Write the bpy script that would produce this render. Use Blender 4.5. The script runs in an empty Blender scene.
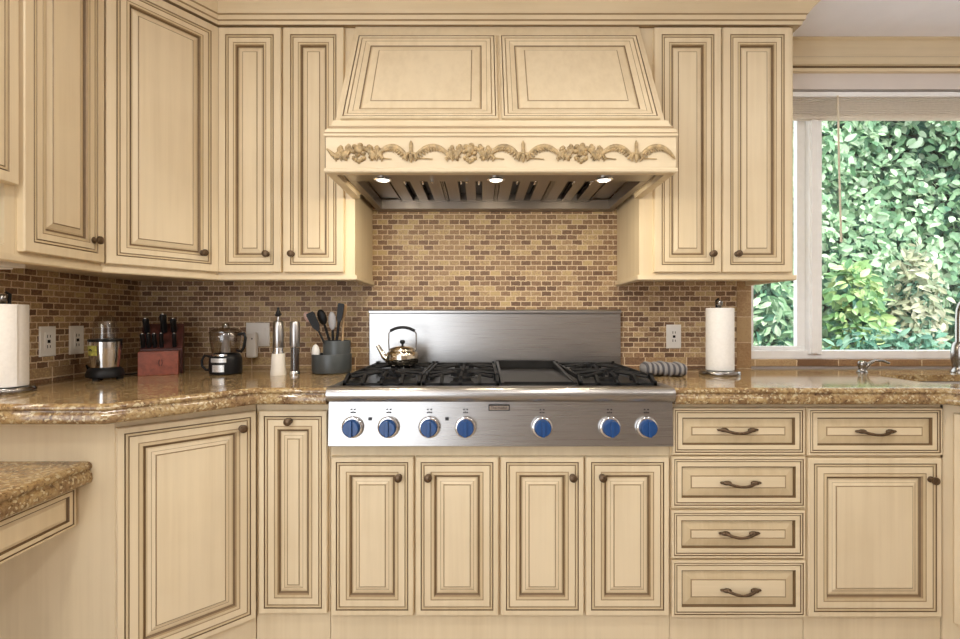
import bpy, bmesh, math, random
from mathutils import Matrix, Vector
random.seed(7)
PI = math.pi
C = bpy.context.scene.collection
SC = bpy.context.scene

# ------------------------------------------------------------------ materials
def nt(name):
    m = bpy.data.materials.new(name); m.use_nodes = True
    t = m.node_tree; b = t.nodes['Principled BSDF']
    return m, t, b
def N(t, kind, **kw):
    n = t.nodes.new(kind)
    for k, v in kw.items():
        if k in n.inputs.keys(): n.inputs[k].default_value = v
        else: setattr(n, k, v)
    return n
def ramp(t, stops, interp='LINEAR'):
    r = t.nodes.new('ShaderNodeValToRGB'); e = r.color_ramp.elements; r.color_ramp.interpolation = interp
    while len(e) < len(stops): e.new(0.5)
    for i, (p, c) in enumerate(stops):
        e[i].position = p; e[i].color = (*c, 1)
    return r
def plain(name, col, rough=.5, metal=0, spec=.5, noise=.06, nscale=30, **kw):
    m, t, b = nt(name)
    tc = N(t, 'ShaderNodeTexCoord')
    nz = N(t, 'ShaderNodeTexNoise', Scale=nscale, Detail=3.0)
    t.links.new(tc.outputs['Object'], nz.inputs['Vector'])
    r = ramp(t, [(.3, tuple(c*(1-noise) for c in col)), (.7, tuple(min(1, c*(1+noise)) for c in col))])
    t.links.new(nz.outputs['Fac'], r.inputs[0]); t.links.new(r.outputs[0], b.inputs['Base Color'])
    b.inputs['Roughness'].default_value = rough; b.inputs['Metallic'].default_value = metal
    b.inputs['Specular IOR Level'].default_value = spec
    for k, v in kw.items(): b.inputs[k.replace('_', ' ')].default_value = v
    return m

def paint_mat(name, col, dark, streak=.25, grain=(38, 38, 1.3)):
    """antique cream paint with a thin brushed-on brown glaze (streaks along the height of the board)"""
    m, t, b = nt(name)
    tc = N(t, 'ShaderNodeTexCoord'); mp = N(t, 'ShaderNodeMapping'); mp.inputs['Scale'].default_value = grain
    t.links.new(tc.outputs['Object'], mp.inputs[0])
    n1 = N(t, 'ShaderNodeTexNoise', Scale=1.0, Detail=4.0, Roughness=.6); t.links.new(mp.outputs[0], n1.inputs['Vector'])
    n2 = N(t, 'ShaderNodeTexNoise', Scale=3.2, Detail=3.0); t.links.new(tc.outputs['Object'], n2.inputs['Vector'])
    ad = N(t, 'ShaderNodeMath', operation='MULTIPLY_ADD'); ad.inputs[1].default_value = .5
    t.links.new(n1.outputs['Fac'], ad.inputs[0])
    ml = N(t, 'ShaderNodeMath', operation='MULTIPLY'); ml.inputs[1].default_value = .5
    t.links.new(n2.outputs['Fac'], ml.inputs[0]); t.links.new(ml.outputs[0], ad.inputs[2])
    mid = tuple(a*(1-streak)+d*streak for a, d in zip(col, dark))
    r = ramp(t, [(.36, mid), (.55, col), (.75, tuple(min(1, c*1.05) for c in col))])
    t.links.new(ad.outputs[0], r.inputs[0]); t.links.new(r.outputs[0], b.inputs['Base Color'])
    b.inputs['Roughness'].default_value = .42; b.inputs['Specular IOR Level'].default_value = .35
    return m
CREAM = paint_mat('antique_cream_paint', (.76, .635, .435), (.46, .335, .17), .22)
CREAMH = paint_mat('antique_cream_paint_long_grain', (.76, .635, .435), (.46, .335, .17), .22, (1.3, 38, 38))
CREAM2 = paint_mat('glaze_washed_cream_paint', (.64, .515, .325), (.40, .28, .14), .35)
GLAZE = plain('brown_glaze', (.17, .105, .048), .5)
GLAZE2 = plain('thin_brown_glaze', (.36, .255, .14), .5)
CARVE = plain('glazed_carving_paint', (.44, .32, .165), .5, noise=.4, nscale=60)
DOORM = [CREAM, GLAZE, GLAZE2, CREAM2]
DRAWM = [CREAMH, GLAZE, GLAZE2, CREAM2]

def steel_mat(name, col=(.62, .62, .62), rough=.28, scale=(3, 900, 900), bump=.02):
    m, t, b = nt(name)
    tc = N(t, 'ShaderNodeTexCoord'); mp = N(t, 'ShaderNodeMapping'); mp.inputs['Scale'].default_value = scale
    t.links.new(tc.outputs['Object'], mp.inputs[0])
    nz = N(t, 'ShaderNodeTexNoise', Scale=1.0, Detail=2.0); t.links.new(mp.outputs[0], nz.inputs['Vector'])
    r = ramp(t, [(.3, tuple(c*.97 for c in col)), (.7, tuple(min(1, c*1.02) for c in col))])
    t.links.new(nz.outputs['Fac'], r.inputs[0]); t.links.new(r.outputs[0], b.inputs['Base Color'])
    mr = N(t, 'ShaderNodeMapRange'); mr.inputs['To Min'].default_value = rough*.8; mr.inputs['To Max'].default_value = rough*1.25
    t.links.new(nz.outputs['Fac'], mr.inputs[0]); t.links.new(mr.outputs[0], b.inputs['Roughness'])
    b.inputs['Metallic'].default_value = 1
    return m
STEEL = steel_mat('brushed_steel', (.45, .44, .435))
STEELV = steel_mat('hood_steel', (.27, .24, .215), .34, (400, 3, 400))
CHROME = plain('polished_steel', (.72, .72, .72), .1, 1, noise=.02)
SATIN = plain('satin_nickel', (.27, .255, .24), .22, 1, noise=.03)
KETTLE = plain('kettle_steel', (.60, .54, .44), .13, 1, noise=.04)
BRONZE = plain('oil_rubbed_bronze', (.13, .085, .05), .38, .75, noise=.3, nscale=120)
IRON = plain('cast_iron', (.014, .014, .015), .6, 0, .2, noise=.2)
BLACK = plain('black_plastic', (.010, .010, .011), .4, 0, .25, noise=.05)
DECK = plain('dark_burner_deck', (.06, .06, .06), .35, .6, noise=.1)
GRIDDLE = plain('seasoned_griddle', (.018, .017, .016), .4, .2, .3, noise=.2)
BLUE = plain('blue_knob', (.014, .068, .225), .25, noise=.06)
WHITE = plain('white_plastic', (.82, .80, .76), .4, noise=.02)
PAPER = plain('white_paper', (.88, .86, .82), .9, noise=.03, nscale=90)
VINYL = plain('white_vinyl', (.90, .90, .90), .45, noise=.02)
WALLP = plain('pale_wall_paint', (.72, .66, .62), .8, noise=.02, nscale=8)
WALLR = plain('added_wall_brown', (.40, .345, .30), .8, noise=.02, nscale=8)  # kept dark so the added rear wall dims the steel's reflections
CEIL = plain('ceiling_paint_blue_daylight', (.86, .85, .92), .9, noise=.02, nscale=8)  # white ceiling, with the window's bluish daylight mixed into its colour
FLOORM = plain('warm_floor', (.36, .285, .21), .45, noise=.2, nscale=4)
REDWOOD = plain('cherry_wood', (.24, .062, .035), .42, noise=.25, nscale=50)
DARKRED = plain('dark_cherry_wood', (.065, .016, .012), .42, noise=.25, nscale=50)
GREYC = plain('grey_stoneware', (.06, .068, .07), .35, noise=.12)
WOODL = plain('light_wood', (.60, .40, .22), .6, noise=.2)
GREYS = plain('grey_silicone', (.42, .41, .42), .5, noise=.04)
PINK = plain('pale_pink_silicone', (.62, .42, .36), .5, noise=.05)
LINEN = plain('beige_shade_fabric', (.84, .78, .71), .9, noise=.08, nscale=80)
_t = LINEN.node_tree; _tr = N(_t, 'ShaderNodeBsdfTranslucent'); _tr.inputs[0].default_value = (.85, .78, .70, 1); _mx = N(_t, 'ShaderNodeMixShader'); _mx.inputs[0].default_value = .55
_t.links.new(_t.nodes['Principled BSDF'].outputs[0], _mx.inputs[1]); _t.links.new(_tr.outputs[0], _mx.inputs[2]); _t.links.new(_mx.outputs[0], _t.nodes['Material Output'].inputs[0])
CORD = plain('cream_cord', (.72, .64, .50), .6)
STICKER = plain('yellow_sticker', (.50, .48, .10), .5, noise=.4, nscale=90)
INK = plain('dark_ink', (.02, .02, .025), .5)
SILVERLABEL = plain('silver_label', (.72, .72, .72), .35, .5, noise=.2, nscale=200)
SMOKE_P = plain('peppercorns', (.05, .035, .03), .6, noise=.6, nscale=250)
SALT = plain('salt_fill', (.80, .76, .68), .6, noise=.05)
GROUND_BOUNCE = plain('pale_bounce_ground', (.50, .48, .45), .9, noise=.3, nscale=5)  # unseen ground, made pale to bounce daylight up to the ceiling
BARK = plain('bark', (.10, .07, .05), .9, noise=.3, nscale=20)
GARDENWALL = plain('tan_stucco', (.42, .33, .24), .9, noise=.2, nscale=4)

def lamp_mat(name, col, s):
    m, t, b = nt(name)
    b.inputs['Emission Color'].default_value = (*col, 1); b.inputs['Emission Strength'].default_value = s
    b.inputs['Base Color'].default_value = (*col, 1)
    return m
LAMP = lamp_mat('lit_lamp_lens', (1, .95, .88), .9)

def clear_mat(name, tint=(1, 1, 1), gloss=.12, rough=.03, dens=0):
    m, t, b = nt(name)
    out = t.nodes['Material Output']
    tr = N(t, 'ShaderNodeBsdfTransparent'); tr.inputs[0].default_value = (*tint, 1)
    gl = N(t, 'ShaderNodeBsdfGlossy'); gl.inputs['Roughness'].default_value = rough
    fr = N(t, 'ShaderNodeFresnel', IOR=1.5)
    ad = N(t, 'ShaderNodeMath', operation='ADD'); ad.inputs[1].default_value = gloss*.3
    gm = N(t, 'ShaderNodeNewGeometry'); fm = N(t, 'ShaderNodeMath', operation='SUBTRACT'); fm.inputs[0].default_value = 1
    t.links.new(gm.outputs['Backfacing'], fm.inputs[1])
    ff = N(t, 'ShaderNodeMath', operation='MULTIPLY'); t.links.new(fr.outputs[0], ff.inputs[0]); t.links.new(fm.outputs[0], ff.inputs[1])
    t.links.new(ff.outputs[0], ad.inputs[0])
    mx = N(t, 'ShaderNodeMixShader'); t.links.new(ad.outputs[0], mx.inputs[0])
    t.links.new(tr.outputs[0], mx.inputs[1]); t.links.new(gl.outputs[0], mx.inputs[2])
    t.links.new(mx.outputs[0], out.inputs['Surface'])
    return m
GLASS = clear_mat('window_glass', (.96, .98, .97), .02, .01)
CLEAR = clear_mat('clear_plastic', (.86, .84, .82), .25, .08)
SMOKE = clear_mat('smoky_plastic', (.66, .62, .58), .35, .12)

def tile_mat(name, axis, bw, rh, mortar=.0026, offset=.5, shift=(0, 0), stops=None, mcol=(.68, .54, .37)):
    m, t, b = nt(name)
    tc = N(t, 'ShaderNodeTexCoord'); sp = N(t, 'ShaderNodeSeparateXYZ'); t.links.new(tc.outputs['Object'], sp.inputs[0])
    cb = N(t, 'ShaderNodeCombineXYZ')
    for k, (o, s) in enumerate(((axis, shift[0]), ('Z', shift[1]))):
        a = N(t, 'ShaderNodeMath', operation='ADD'); a.inputs[1].default_value = s
        t.links.new(sp.outputs[o], a.inputs[0]); t.links.new(a.outputs[0], cb.inputs[k])
    # slightly wobbly tumbled edges
    nw = N(t, 'ShaderNodeTexNoise', Scale=90.0, Detail=1.0); t.links.new(tc.outputs['Object'], nw.inputs['Vector'])
    vs = N(t, 'ShaderNodeVectorMath', operation='SCALE'); vs.inputs['Scale'].default_value = .0055
    sb = N(t, 'ShaderNodeVectorMath', operation='SUBTRACT'); sb.inputs[1].default_value = (.5, .5, .5)
    t.links.new(nw.outputs['Color'], sb.inputs[0]); t.links.new(sb.outputs[0], vs.inputs[0])
    av = N(t, 'ShaderNodeVectorMath', operation='ADD'); t.links.new(cb.outputs[0], av.inputs[0]); t.links.new(vs.outputs[0], av.inputs[1])
    br = N(t, 'ShaderNodeTexBrick'); br.offset = offset; br.squash = 1
    br.inputs['Color1'].default_value = (0, 0, 0, 1); br.inputs['Color2'].default_value = (1, 1, 1, 1); br.inputs['Mortar'].default_value = (.5, .5, .5, 1)
    br.inputs['Scale'].default_value = 1; br.inputs['Mortar Size'].default_value = mortar; br.inputs['Mortar Smooth'].default_value = .35
    br.inputs['Brick Width'].default_value = bw; br.inputs['Row Height'].default_value = rh
    t.links.new(av.outputs[0], br.inputs['Vector'])
    n = N(t, 'ShaderNodeTexNoise', Scale=2.6, Detail=2.0); t.links.new(tc.outputs['Object'], n.inputs['Vector'])
    n3 = N(t, 'ShaderNodeTexNoise', Scale=130.0, Detail=2.0); t.links.new(tc.outputs['Object'], n3.inputs['Vector'])
    s1 = N(t, 'ShaderNodeMath', operation='MULTIPLY_ADD'); s1.inputs[1].default_value = 1.1; s1.inputs[2].default_value = -.55
    t.links.new(n3.outputs['Fac'], s1.inputs[0])
    s0 = N(t, 'ShaderNodeMath', operation='MULTIPLY_ADD'); s0.inputs[1].default_value = .8; s0.inputs[2].default_value = -.40
    t.links.new(n.outputs['Fac'], s0.inputs[0])
    s2 = N(t, 'ShaderNodeMath', operation='ADD'); t.links.new(s1.outputs[0], s2.inputs[0]); t.links.new(br.outputs['Color'], s2.inputs[1])
    s3 = N(t, 'ShaderNodeMath', operation='ADD'); t.links.new(s2.outputs[0], s3.inputs[0]); t.links.new(s0.outputs[0], s3.inputs[1])
    stops = stops or [(0, (.15, .082, .045)), (.2, (.21, .118, .064)), (.42, (.28, .168, .09)), (.64, (.345, .22, .117)), (.86, (.42, .285, .15)), (1, (.53, .385, .19))]
    r = ramp(t, stops); t.links.new(s3.outputs[0], r.inputs[0])
    mx = N(t, 'ShaderNodeMix', data_type='RGBA'); mx.inputs[7].default_value = (*mcol, 1)
    t.links.new(br.outputs['Fac'], mx.inputs[0]); t.links.new(r.outputs[0], mx.inputs[6])
    t.links.new(mx.outputs[2], b.inputs['Base Color'])
    bp = N(t, 'ShaderNodeBump', Strength=.5, Distance=.003); bp.invert = True
    t.links.new(br.outputs['Fac'], bp.inputs['Height']); t.links.new(bp.outputs[0], b.inputs['Normal'])
    b.inputs['Roughness'].default_value = .55
    return m
TILE_B = tile_mat('tumbled_brick_mosaic', 'X', .0505, .0252, shift=(5, 5))
TILE_L = tile_mat('tumbled_brick_mosaic_side', 'Y', .0505, .0252, shift=(5, 5))
TILE_BB = tile_mat('tumbled_base_tile', 'X', .102, .0545, shift=(5, 5-.919-.001+.981), offset=0, mortar=.003)
TILE_LB = tile_mat('tumbled_base_tile_side', 'Y', .102, .0545, shift=(5, 5-.919-.001+.981), offset=0, mortar=.003)
WARMST = [(0, (.18, .095, .045)), (.35, (.28, .16, .075)), (.7, (.36, .22, .105)), (1, (.45, .31, .16))]
TILE_C = tile_mat('tumbled_edge_tile', 'X', .5, .127, shift=(5, 5.05), offset=0, stops=WARMST, mortar=.002)
TILE_S = tile_mat('tumbled_sill_tile', 'X', .205, .5, shift=(5, 5), offset=0, stops=WARMST, mortar=.003)

def granite_mat():
    m, t, b = nt('polished_golden_granite')
    tc = N(t, 'ShaderNodeTexCoord')
    n1 = N(t, 'ShaderNodeTexNoise', Scale=14.0, Detail=6.0, Roughness=.65, Distortion=1.2)
    n2 = N(t, 'ShaderNodeTexNoise', Scale=95.0, Detail=4.0, Roughness=.7)
    vo = N(t, 'ShaderNodeTexVoronoi', Scale=150.0)
    for n in (n1, n2, vo): t.links.new(tc.outputs['Object'], n.inputs['Vector'])
    r1 = ramp(t, [(.28, (.15, .092, .052)), (.40, (.27, .175, .09)), (.50, (.36, .25, .125)), (.62, (.50, .38, .20)), (.74, (.30, .22, .14))])
    t.links.new(n1.outputs['Fac'], r1.inputs[0])
    r2 = ramp(t, [(.34, (.20, .13, .09)), (.46, (.78, .70, .60)), (.6, (1, .95, .85)), (.72, (1.0, 1.0, 1.0))])
    t.links.new(n2.outputs['Fac'], r2.inputs[0])
    mx = N(t, 'ShaderNodeMix', data_type='RGBA', blend_type='MULTIPLY'); mx.inputs[0].default_value = .85
    t.links.new(r1.outputs[0], mx.inputs[6]); t.links.new(r2.outputs[0], mx.inputs[7])
    r3 = ramp(t, [(.0, (1, 1, 1)), (.12, (1, 1, 1)), (.16, (0, 0, 0))])
    sv = N(t, 'ShaderNodeSeparateColor'); t.links.new(vo.outputs['Color'], sv.inputs[0]); t.links.new(sv.outputs[0], r3.inputs[0])
    mx2 = N(t, 'ShaderNodeMix', data_type='RGBA'); mx2.inputs[7].default_value = (.52, .42, .25, 1)
    t.links.new(r3.outputs[0], mx2.inputs[0]); t.links.new(mx.outputs[2], mx2.inputs[6])
    t.links.new(mx2.outputs[2], b.inputs['Base Color'])
    b.inputs['Roughness'].default_value = .1; b.inputs['Specular IOR Level'].default_value = .55
    return m
GRANITE = granite_mat()

def stripe_mat():
    m, t, b = nt('grey_striped_towel')
    tc = N(t, 'ShaderNodeTexCoord'); sp = N(t, 'ShaderNodeSeparateXYZ'); t.links.new(tc.outputs['Object'], sp.inputs[0])
    ml = N(t, 'ShaderNodeMath', operation='MULTIPLY'); ml.inputs[1].default_value = 2*PI/.021; t.links.new(sp.outputs['X'], ml.inputs[0])
    sn = N(t, 'ShaderNodeMath', operation='SINE'); t.links.new(ml.outputs[0], sn.inputs[0])
    mr = N(t, 'ShaderNodeMapRange'); mr.inputs['From Min'].default_value = -1; t.links.new(sn.outputs[0], mr.inputs[0])
    r = ramp(t, [(.35, (.08, .08, .09)), (.6, (.26, .25, .25))]); t.links.new(mr.outputs[0], r.inputs[0])
    t.links.new(r.outputs[0], b.inputs['Base Color']); b.inputs['Roughness'].default_value = .95
    return m
TOWEL = stripe_mat()

def leaf_mat(name, cols, trans=.35):
    m, t, b = nt(name)
    out = t.nodes['Material Output']
    geo = N(t, 'ShaderNodeNewGeometry'); r = ramp(t, cols); t.links.new(geo.outputs['Random Per Island'], r.inputs[0])
    t.links.new(r.outputs[0], b.inputs['Base Color']); b.inputs['Roughness'].default_value = .38
    tr = N(t, 'ShaderNodeBsdfTranslucent'); t.links.new(r.outputs[0], tr.inputs[0])
    mx = N(t, 'ShaderNodeMixShader'); mx.inputs[0].default_value = trans
    t.links.new(b.outputs[0], mx.inputs[1]); t.links.new(tr.outputs[0], mx.inputs[2]); t.links.new(mx.outputs[0], out.inputs['Surface'])
    return m
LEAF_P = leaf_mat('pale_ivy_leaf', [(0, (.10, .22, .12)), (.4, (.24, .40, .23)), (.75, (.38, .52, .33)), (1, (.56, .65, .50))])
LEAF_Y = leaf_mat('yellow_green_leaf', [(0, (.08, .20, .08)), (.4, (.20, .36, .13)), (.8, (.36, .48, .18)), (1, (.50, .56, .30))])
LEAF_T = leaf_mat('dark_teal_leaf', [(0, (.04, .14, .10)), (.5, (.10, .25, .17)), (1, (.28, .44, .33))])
LEAF_SHADE = leaf_mat('shaded_leaf_green', [(0, (.015, .05, .03)), (.6, (.04, .11, .06)), (1, (.09, .19, .10))])  # near-black green that stands for shade inside the foliage
LEAF_B = leaf_mat('straw_leaf', [(0, (.12, .20, .12)), (.5, (.34, .35, .22)), (1, (.52, .50, .38))])

# ------------------------------------------------------------------ mesh building
ORG = {}
class MB:
    def __init__(self, M=None): self.v = []; self.f = []; self.m = []; self.M = M or Matrix()
    def add(self, vs, fs, mat=0):
        o = len(self.v)
        self.v += [self.M @ Vector(p) for p in vs]
        self.f += [tuple(i+o for i in f) for f in fs]
        self.m += (mat if isinstance(mat, list) else [mat]*len(fs))
        return self
    def box(self, x0, x1, y0, y1, z0, z1, mat=0):
        return self.add([(x0,y0,z0),(x1,y0,z0),(x1,y1,z0),(x0,y1,z0),(x0,y0,z1),(x1,y0,z1),(x1,y1,z1),(x0,y1,z1)],
                 [(0,3,2,1),(4,5,6,7),(0,1,5,4),(1,2,6,5),(2,3,7,6),(3,0,4,7)], mat)
    def loft(self, rings, mat=0, cap0=True, cap1=True, mats=None, closed=False):
        n = len(rings[0]); vs = [p for r in rings for p in r]; fs = []; ms = []
        R = len(rings)
        for k in range(R if closed else R-1):
            k2 = (k+1) % R
            for i in range(n):
                j = (i+1) % n
                fs.append((k*n+i, k*n+j, k2*n+j, k2*n+i)); ms.append(mats[k] if mats else mat)
        if not closed:
            if cap0: fs.append(tuple(range(n-1, -1, -1))); ms.append(mats[0] if mats else mat)
            if cap1: fs.append(tuple((R-1)*n+i for i in range(n))); ms.append(mats[-1] if mats else mat)
        return self.add(vs, fs, ms)
    def prism(self, poly, z0, z1, mat=0): return self.loft([[(x,y,z0) for x,y in poly], [(x,y,z1) for x,y in poly]], mat)
    def prism_x(self, poly, x0, x1, mat=0): return self.loft([[(x0,y,z) for y,z in poly], [(x1,y,z) for y,z in poly]], mat)
    def lathe(self, prof, c=(0,0,0), n=28, mat=0, mats=None, cap0=True, cap1=True, ax=(1,1)):
        rings = [[(c[0]+max(r,1e-4)*ax[0]*math.cos(2*PI*i/n), c[1]+max(r,1e-4)*ax[1]*math.sin(2*PI*i/n), c[2]+z) for i in range(n)] for r, z in prof]
        return self.loft(rings, mat, cap0, cap1, mats)
    def tube(self, pts, r, n=10, mat=0, flat=1.0):
        pts = [Vector(p) for p in pts]; rings = []; rr = r if isinstance(r, (list, tuple)) else [r]*len(pts)
        up = None
        for i, p in enumerate(pts):
            t = (pts[min(i+1, len(pts)-1)]-pts[max(i-1, 0)]).normalized()
            if up is None:
                a = Vector((0,0,1)) if abs(t.z) < .9 else Vector((0,1,0))
                up = (a-t*a.dot(t)).normalized()
            else: up = (up-t*up.dot(t)).normalized()
            s = t.cross(up)
            rings.append([tuple(p+(s*math.cos(2*PI*k/n)*rr[i]+up*math.sin(2*PI*k/n)*rr[i]*flat)) for k in range(n)])
        return self.loft(rings, mat)
    def ball(self, c, r, n=14, k=8, mat=0):
        r = r if isinstance(r, (tuple, list)) else (r,r,r)
        rings = []
        for i in range(k+1):
            a = -PI/2+PI*i/k; q = max(math.cos(a), 1e-3)
            rings.append([(c[0]+r[0]*q*math.cos(2*PI*j/n), c[1]+r[1]*q*math.sin(2*PI*j/n), c[2]+r[2]*math.sin(a)) for j in range(n)])
        return self.loft(rings, mat)
    def build(self, name, mats, parent=None, smooth=None, bevel=0, origin=None):
        me = bpy.data.meshes.new(name)
        o = bpy.data.objects.new(name, me); C.objects.link(o)
        if parent is not None: org = ORG[parent.name]
        else: org = Vector(origin) if origin else Vector((0,0,0)); o.location = org
        ORG[o.name] = org
        me.from_pydata([p-org for p in self.v], [], self.f)
        mats = mats if isinstance(mats, list) else [mats]
        for m in mats: me.materials.append(m)
        me.polygons.foreach_set('material_index', self.m)
        bm = bmesh.new(); bm.from_mesh(me); bmesh.ops.recalc_face_normals(bm, faces=bm.faces); bm.to_mesh(me); bm.free()
        if smooth:
            me.polygons.foreach_set('use_smooth', [True]*len(me.polygons)); me.set_sharp_from_angle(angle=math.radians(smooth))
        if parent is not None: o.parent = parent
        if bevel:
            b = o.modifiers.new('bevel', 'BEVEL'); b.width = bevel; b.segments = 2; b.limit_method = 'ANGLE'
        return o
def tag(o, label=None, cat=None, group=None, kind=None):
    if label: o['label'] = label
    if cat: o['category'] = cat
    if group: o['group'] = group
    if kind: o['kind'] = kind
    return o
def thing(name, label, cat, loc, group=None, kind=None):
    o = bpy.data.objects.new(name, None); C.objects.link(o); o.location = loc; o.empty_display_size = .05
    ORG[o.name] = Vector(loc)
    return tag(o, label, cat, group, kind)
def T(x, y, z): return Matrix.Translation((x, y, z))
def frame(p, d):
    d = Vector(d).normalized()
    return Matrix(((d.x, 0, d.y, p[0]), (d.y, 0, -d.x, p[1]), (0, 1, 0, 0), (0, 0, 0, 1)))
def inset(poly, a):
    n = len(poly); a = a if isinstance(a, (list, tuple)) else [a]*n; out = []
    L = []
    for i in range(n):
        p, q = Vector(poly[i]), Vector(poly[(i+1) % n]); d = (q-p).normalized(); nn = Vector((-d.y, d.x))
        L.append((p+nn*a[i], d))
    for i in range(n):
        (p, d), (q, e) = L[i-1], L[i]
        cr = d.x*e.y-d.y*e.x
        if abs(cr) < 1e-6: out.append(tuple(q)); continue
        s = ((q-p).x*e.y-(q-p).y*e.x)/cr
        out.append(tuple(p+d*s))
    return out
def sweep(mb, path, prof, mat=0, mats=None):
    n = len(path); P = [Vector(p) for p in path]; ms = []
    for i in range(n):
        ns = []
        if i > 0: d = (P[i]-P[i-1]).normalized(); ns.append(Vector((d.y, -d.x)))
        if i < n-1: d = (P[i+1]-P[i]).normalized(); ns.append(Vector((d.y, -d.x)))
        ms.append(ns[0] if len(ns) == 1 else (ns[0]+ns[1])/(1+ns[0].dot(ns[1])))
    rings = [[(P[i].x+ms[i].x*w, P[i].y+ms[i].y*w, z) for w, z in prof] for i in range(n)]
    k = len(prof)
    fs = []; fm = []
    for a in range(n-1):
        for i in range(k):
            fs.append((a*k+i, a*k+(i+1) % k, (a+1)*k+(i+1) % k, (a+1)*k+i)); fm.append(mats[i] if mats else mat)
    fs.append(tuple(range(k))); fm.append(mat); fs.append(tuple((n-1)*k+i for i in range(k))); fm.append(mat)
    return mb.add([p for r in rings for p in r], fs, fm)

# ------------------------------------------------------------------ the place (metres)
ZC = 1.16            # eye height
F = 493.0
def PX(x, d): return (x-480)/F*d
def PZ(y, d): return ZC-(y-319.5)/F*d
WY = 2.43            # tiled face of the back wall
WX = -1.68           # tiled face of the left wall
CT = .919            # worktop height
CX = .0725           # centre line of the range
FB = 1.787           # face frames of the base cabinets
DB = 1.765           # their door fronts
FU = 2.09            # face frames of the wall cabinets
DU = 2.068
CEILZ = 2.54

# --- shell
def struct(o, label=None): return tag(o, label, None, None, 'structure')
m = MB()
m.box(-1.84, 1.335, WY+.01, 2.60, 0, CEILZ); m.box(1.335, 2.95, WY+.01, 2.60, 0, .945)
m.box(1.335, 2.95, WY+.01, 2.60, 2.30, CEILZ); m.box(2.95, 3.1, WY+.01, 2.60, 0, CEILZ)
struct(m.build('wall_back', WALLP))
struct(MB().box(-1.84, WX-.01, -.35, WY+.01, 0, CEILZ).build('wall_left', WALLP))
struct(MB().box(2.95, 3.1, -1.7, WY+.01, 0, CEILZ).build('wall_right', WALLP))
struct(MB().box(-.45, 3.1, -1.85, -1.7, 0, CEILZ).build('added_wall_rear', WALLR))  # unseen wall, added to darken the right side of the steel's reflections
struct(MB().box(-1.84, 3.1, -1.95, 2.7, CEILZ, 2.7).build('ceiling', CEIL))
struct(MB().box(-1.84, 3.1, -1.85, 2.60, -.1, 0).build('floor', FLOORM))
# tile cladding
m = MB()
m.box(WX, 1.265, WY, WY+.01, CT+.0545, 1.42, 0); m.box(-.56, .70, WY, WY+.01, 1.42, 1.80, 0)
m.box(WX, 1.265, WY-.001, WY+.01, CT, CT+.0545, 1)
m.box(1.265, 1.335, WY-.003, WY+.01, CT, 1.42, 2)
struct(m.build('trim_1', [TILE_B, TILE_BB, TILE_C]), 'tumbled stone brick backsplash on the back wall')
m = MB()
m.box(WX-.01, WX, .3, WY, CT+.0545, 1.42, 0); m.box(WX-.01, WX+.001, .3, WY, CT, CT+.0545, 1)
struct(m.build('trim_2', [TILE_L, TILE_LB]), 'tumbled stone brick backsplash on the left wall')
m = MB().box(1.335, 2.95, WY-.003, 2.60, .93, .962)
m.box(1.325, 1.339, WY+.01, 2.60, .962, 1.42)
struct(m.build('trim_3', TILE_S), 'row of brown stone tile under the window')

# --- window
w1 = thing('window_1', 'white sliding window over the sink', 'window', (2.14, 2.5, .962), kind='structure')
m = MB()
Y0, Y1 = 2.475, 2.545
m.box(1.339, 2.95, Y0, Y1, .962, 1.004); m.box(1.339, 2.95, Y0, Y1, 2.255, 2.30); m.box(1.339, 1.365, Y0, Y1, 1.004, 2.255); m.box(2.915, 2.95, Y0, Y1, 1.004, 2.255)
m.build('window_frame', VINYL, w1, bevel=.003)
MB().box(1.645, 1.709, 2.462, 2.53, .985, 2.27).box(1.652, 1.685, 2.455, 2.465, .99, 2.265).build('mullion', VINYL, w1, bevel=.004)
m = MB(); m.box(1.365, 1.655, 2.495, 2.525, 1.004, 1.025); m.box(1.365, 1.655, 2.495, 2.525, 2.23, 2.255); m.box(1.365, 1.385, 2.495, 2.525, 1.025, 2.23); m.box(1.605, 1.655, 2.495, 2.525, 1.025, 2.23)
m.build('sliding_sash', VINYL, w1, bevel=.003)
MB().box(1.385, 1.605, 2.508, 2.512, 1.025, 2.23).build('pane', GLASS, w1)
MB().box(1.709, 2.915, 2.518, 2.522, 1.004, 2.255).build('pane', GLASS, w1)

# --- window shade
s = thing('window_shade', 'raised beige pleated shade with a hanging wand at the window top', 'window shade', (2.14, 2.455, 2.166))
m = MB()
for k in range(9):
    z = 2.168+k*.0105
    m.prism_x([(2.442, z), (2.439, z+.005), (2.442, z+.0095), (2.470, z+.0095), (2.470, z)], 1.345, 2.94)
m.build('pleated_fabric', LINEN, s)
MB().box(1.345, 2.94, 2.438, 2.472, 2.262, 2.286).build('headrail', VINYL, s, bevel=.002)
MB().box(1.345, 2.94, 2.438, 2.472, 2.155, 2.167).build('bottom_rail', LINEN, s, bevel=.002)
MB().tube([(1.762, 2.428, 2.262), (1.768, 2.427, 1.9), (1.778, 2.427, 1.55)], .0045).ball((1.778, 2.427, 1.55), (.006, .006, .012)).build('wand', CORD, s, smooth=40)

# --- window crown under the ceiling
m = MB(); sweep(m, [(1.33, WY+.01), (2.95, WY+.01)], [(0, 2.378), (.022, 2.378), (.024, 2.392), (.018, 2.394), (.018, 2.405), (.03, 2.409), (.03, 2.444), (.024, 2.448), (.024, 2.528), (.036, 2.532), (.036, CEILZ), (0, CEILZ)],
   mats=[0, 0, 1, 1, 0, 0, 1, 0, 0, 0, 0, 0])
tag(m.build('window_cornice', [CREAMH, GLAZE], origin=(2.14, WY, 2.378)), 'straight cream wood cornice under the ceiling above the window', 'moulding')

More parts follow.
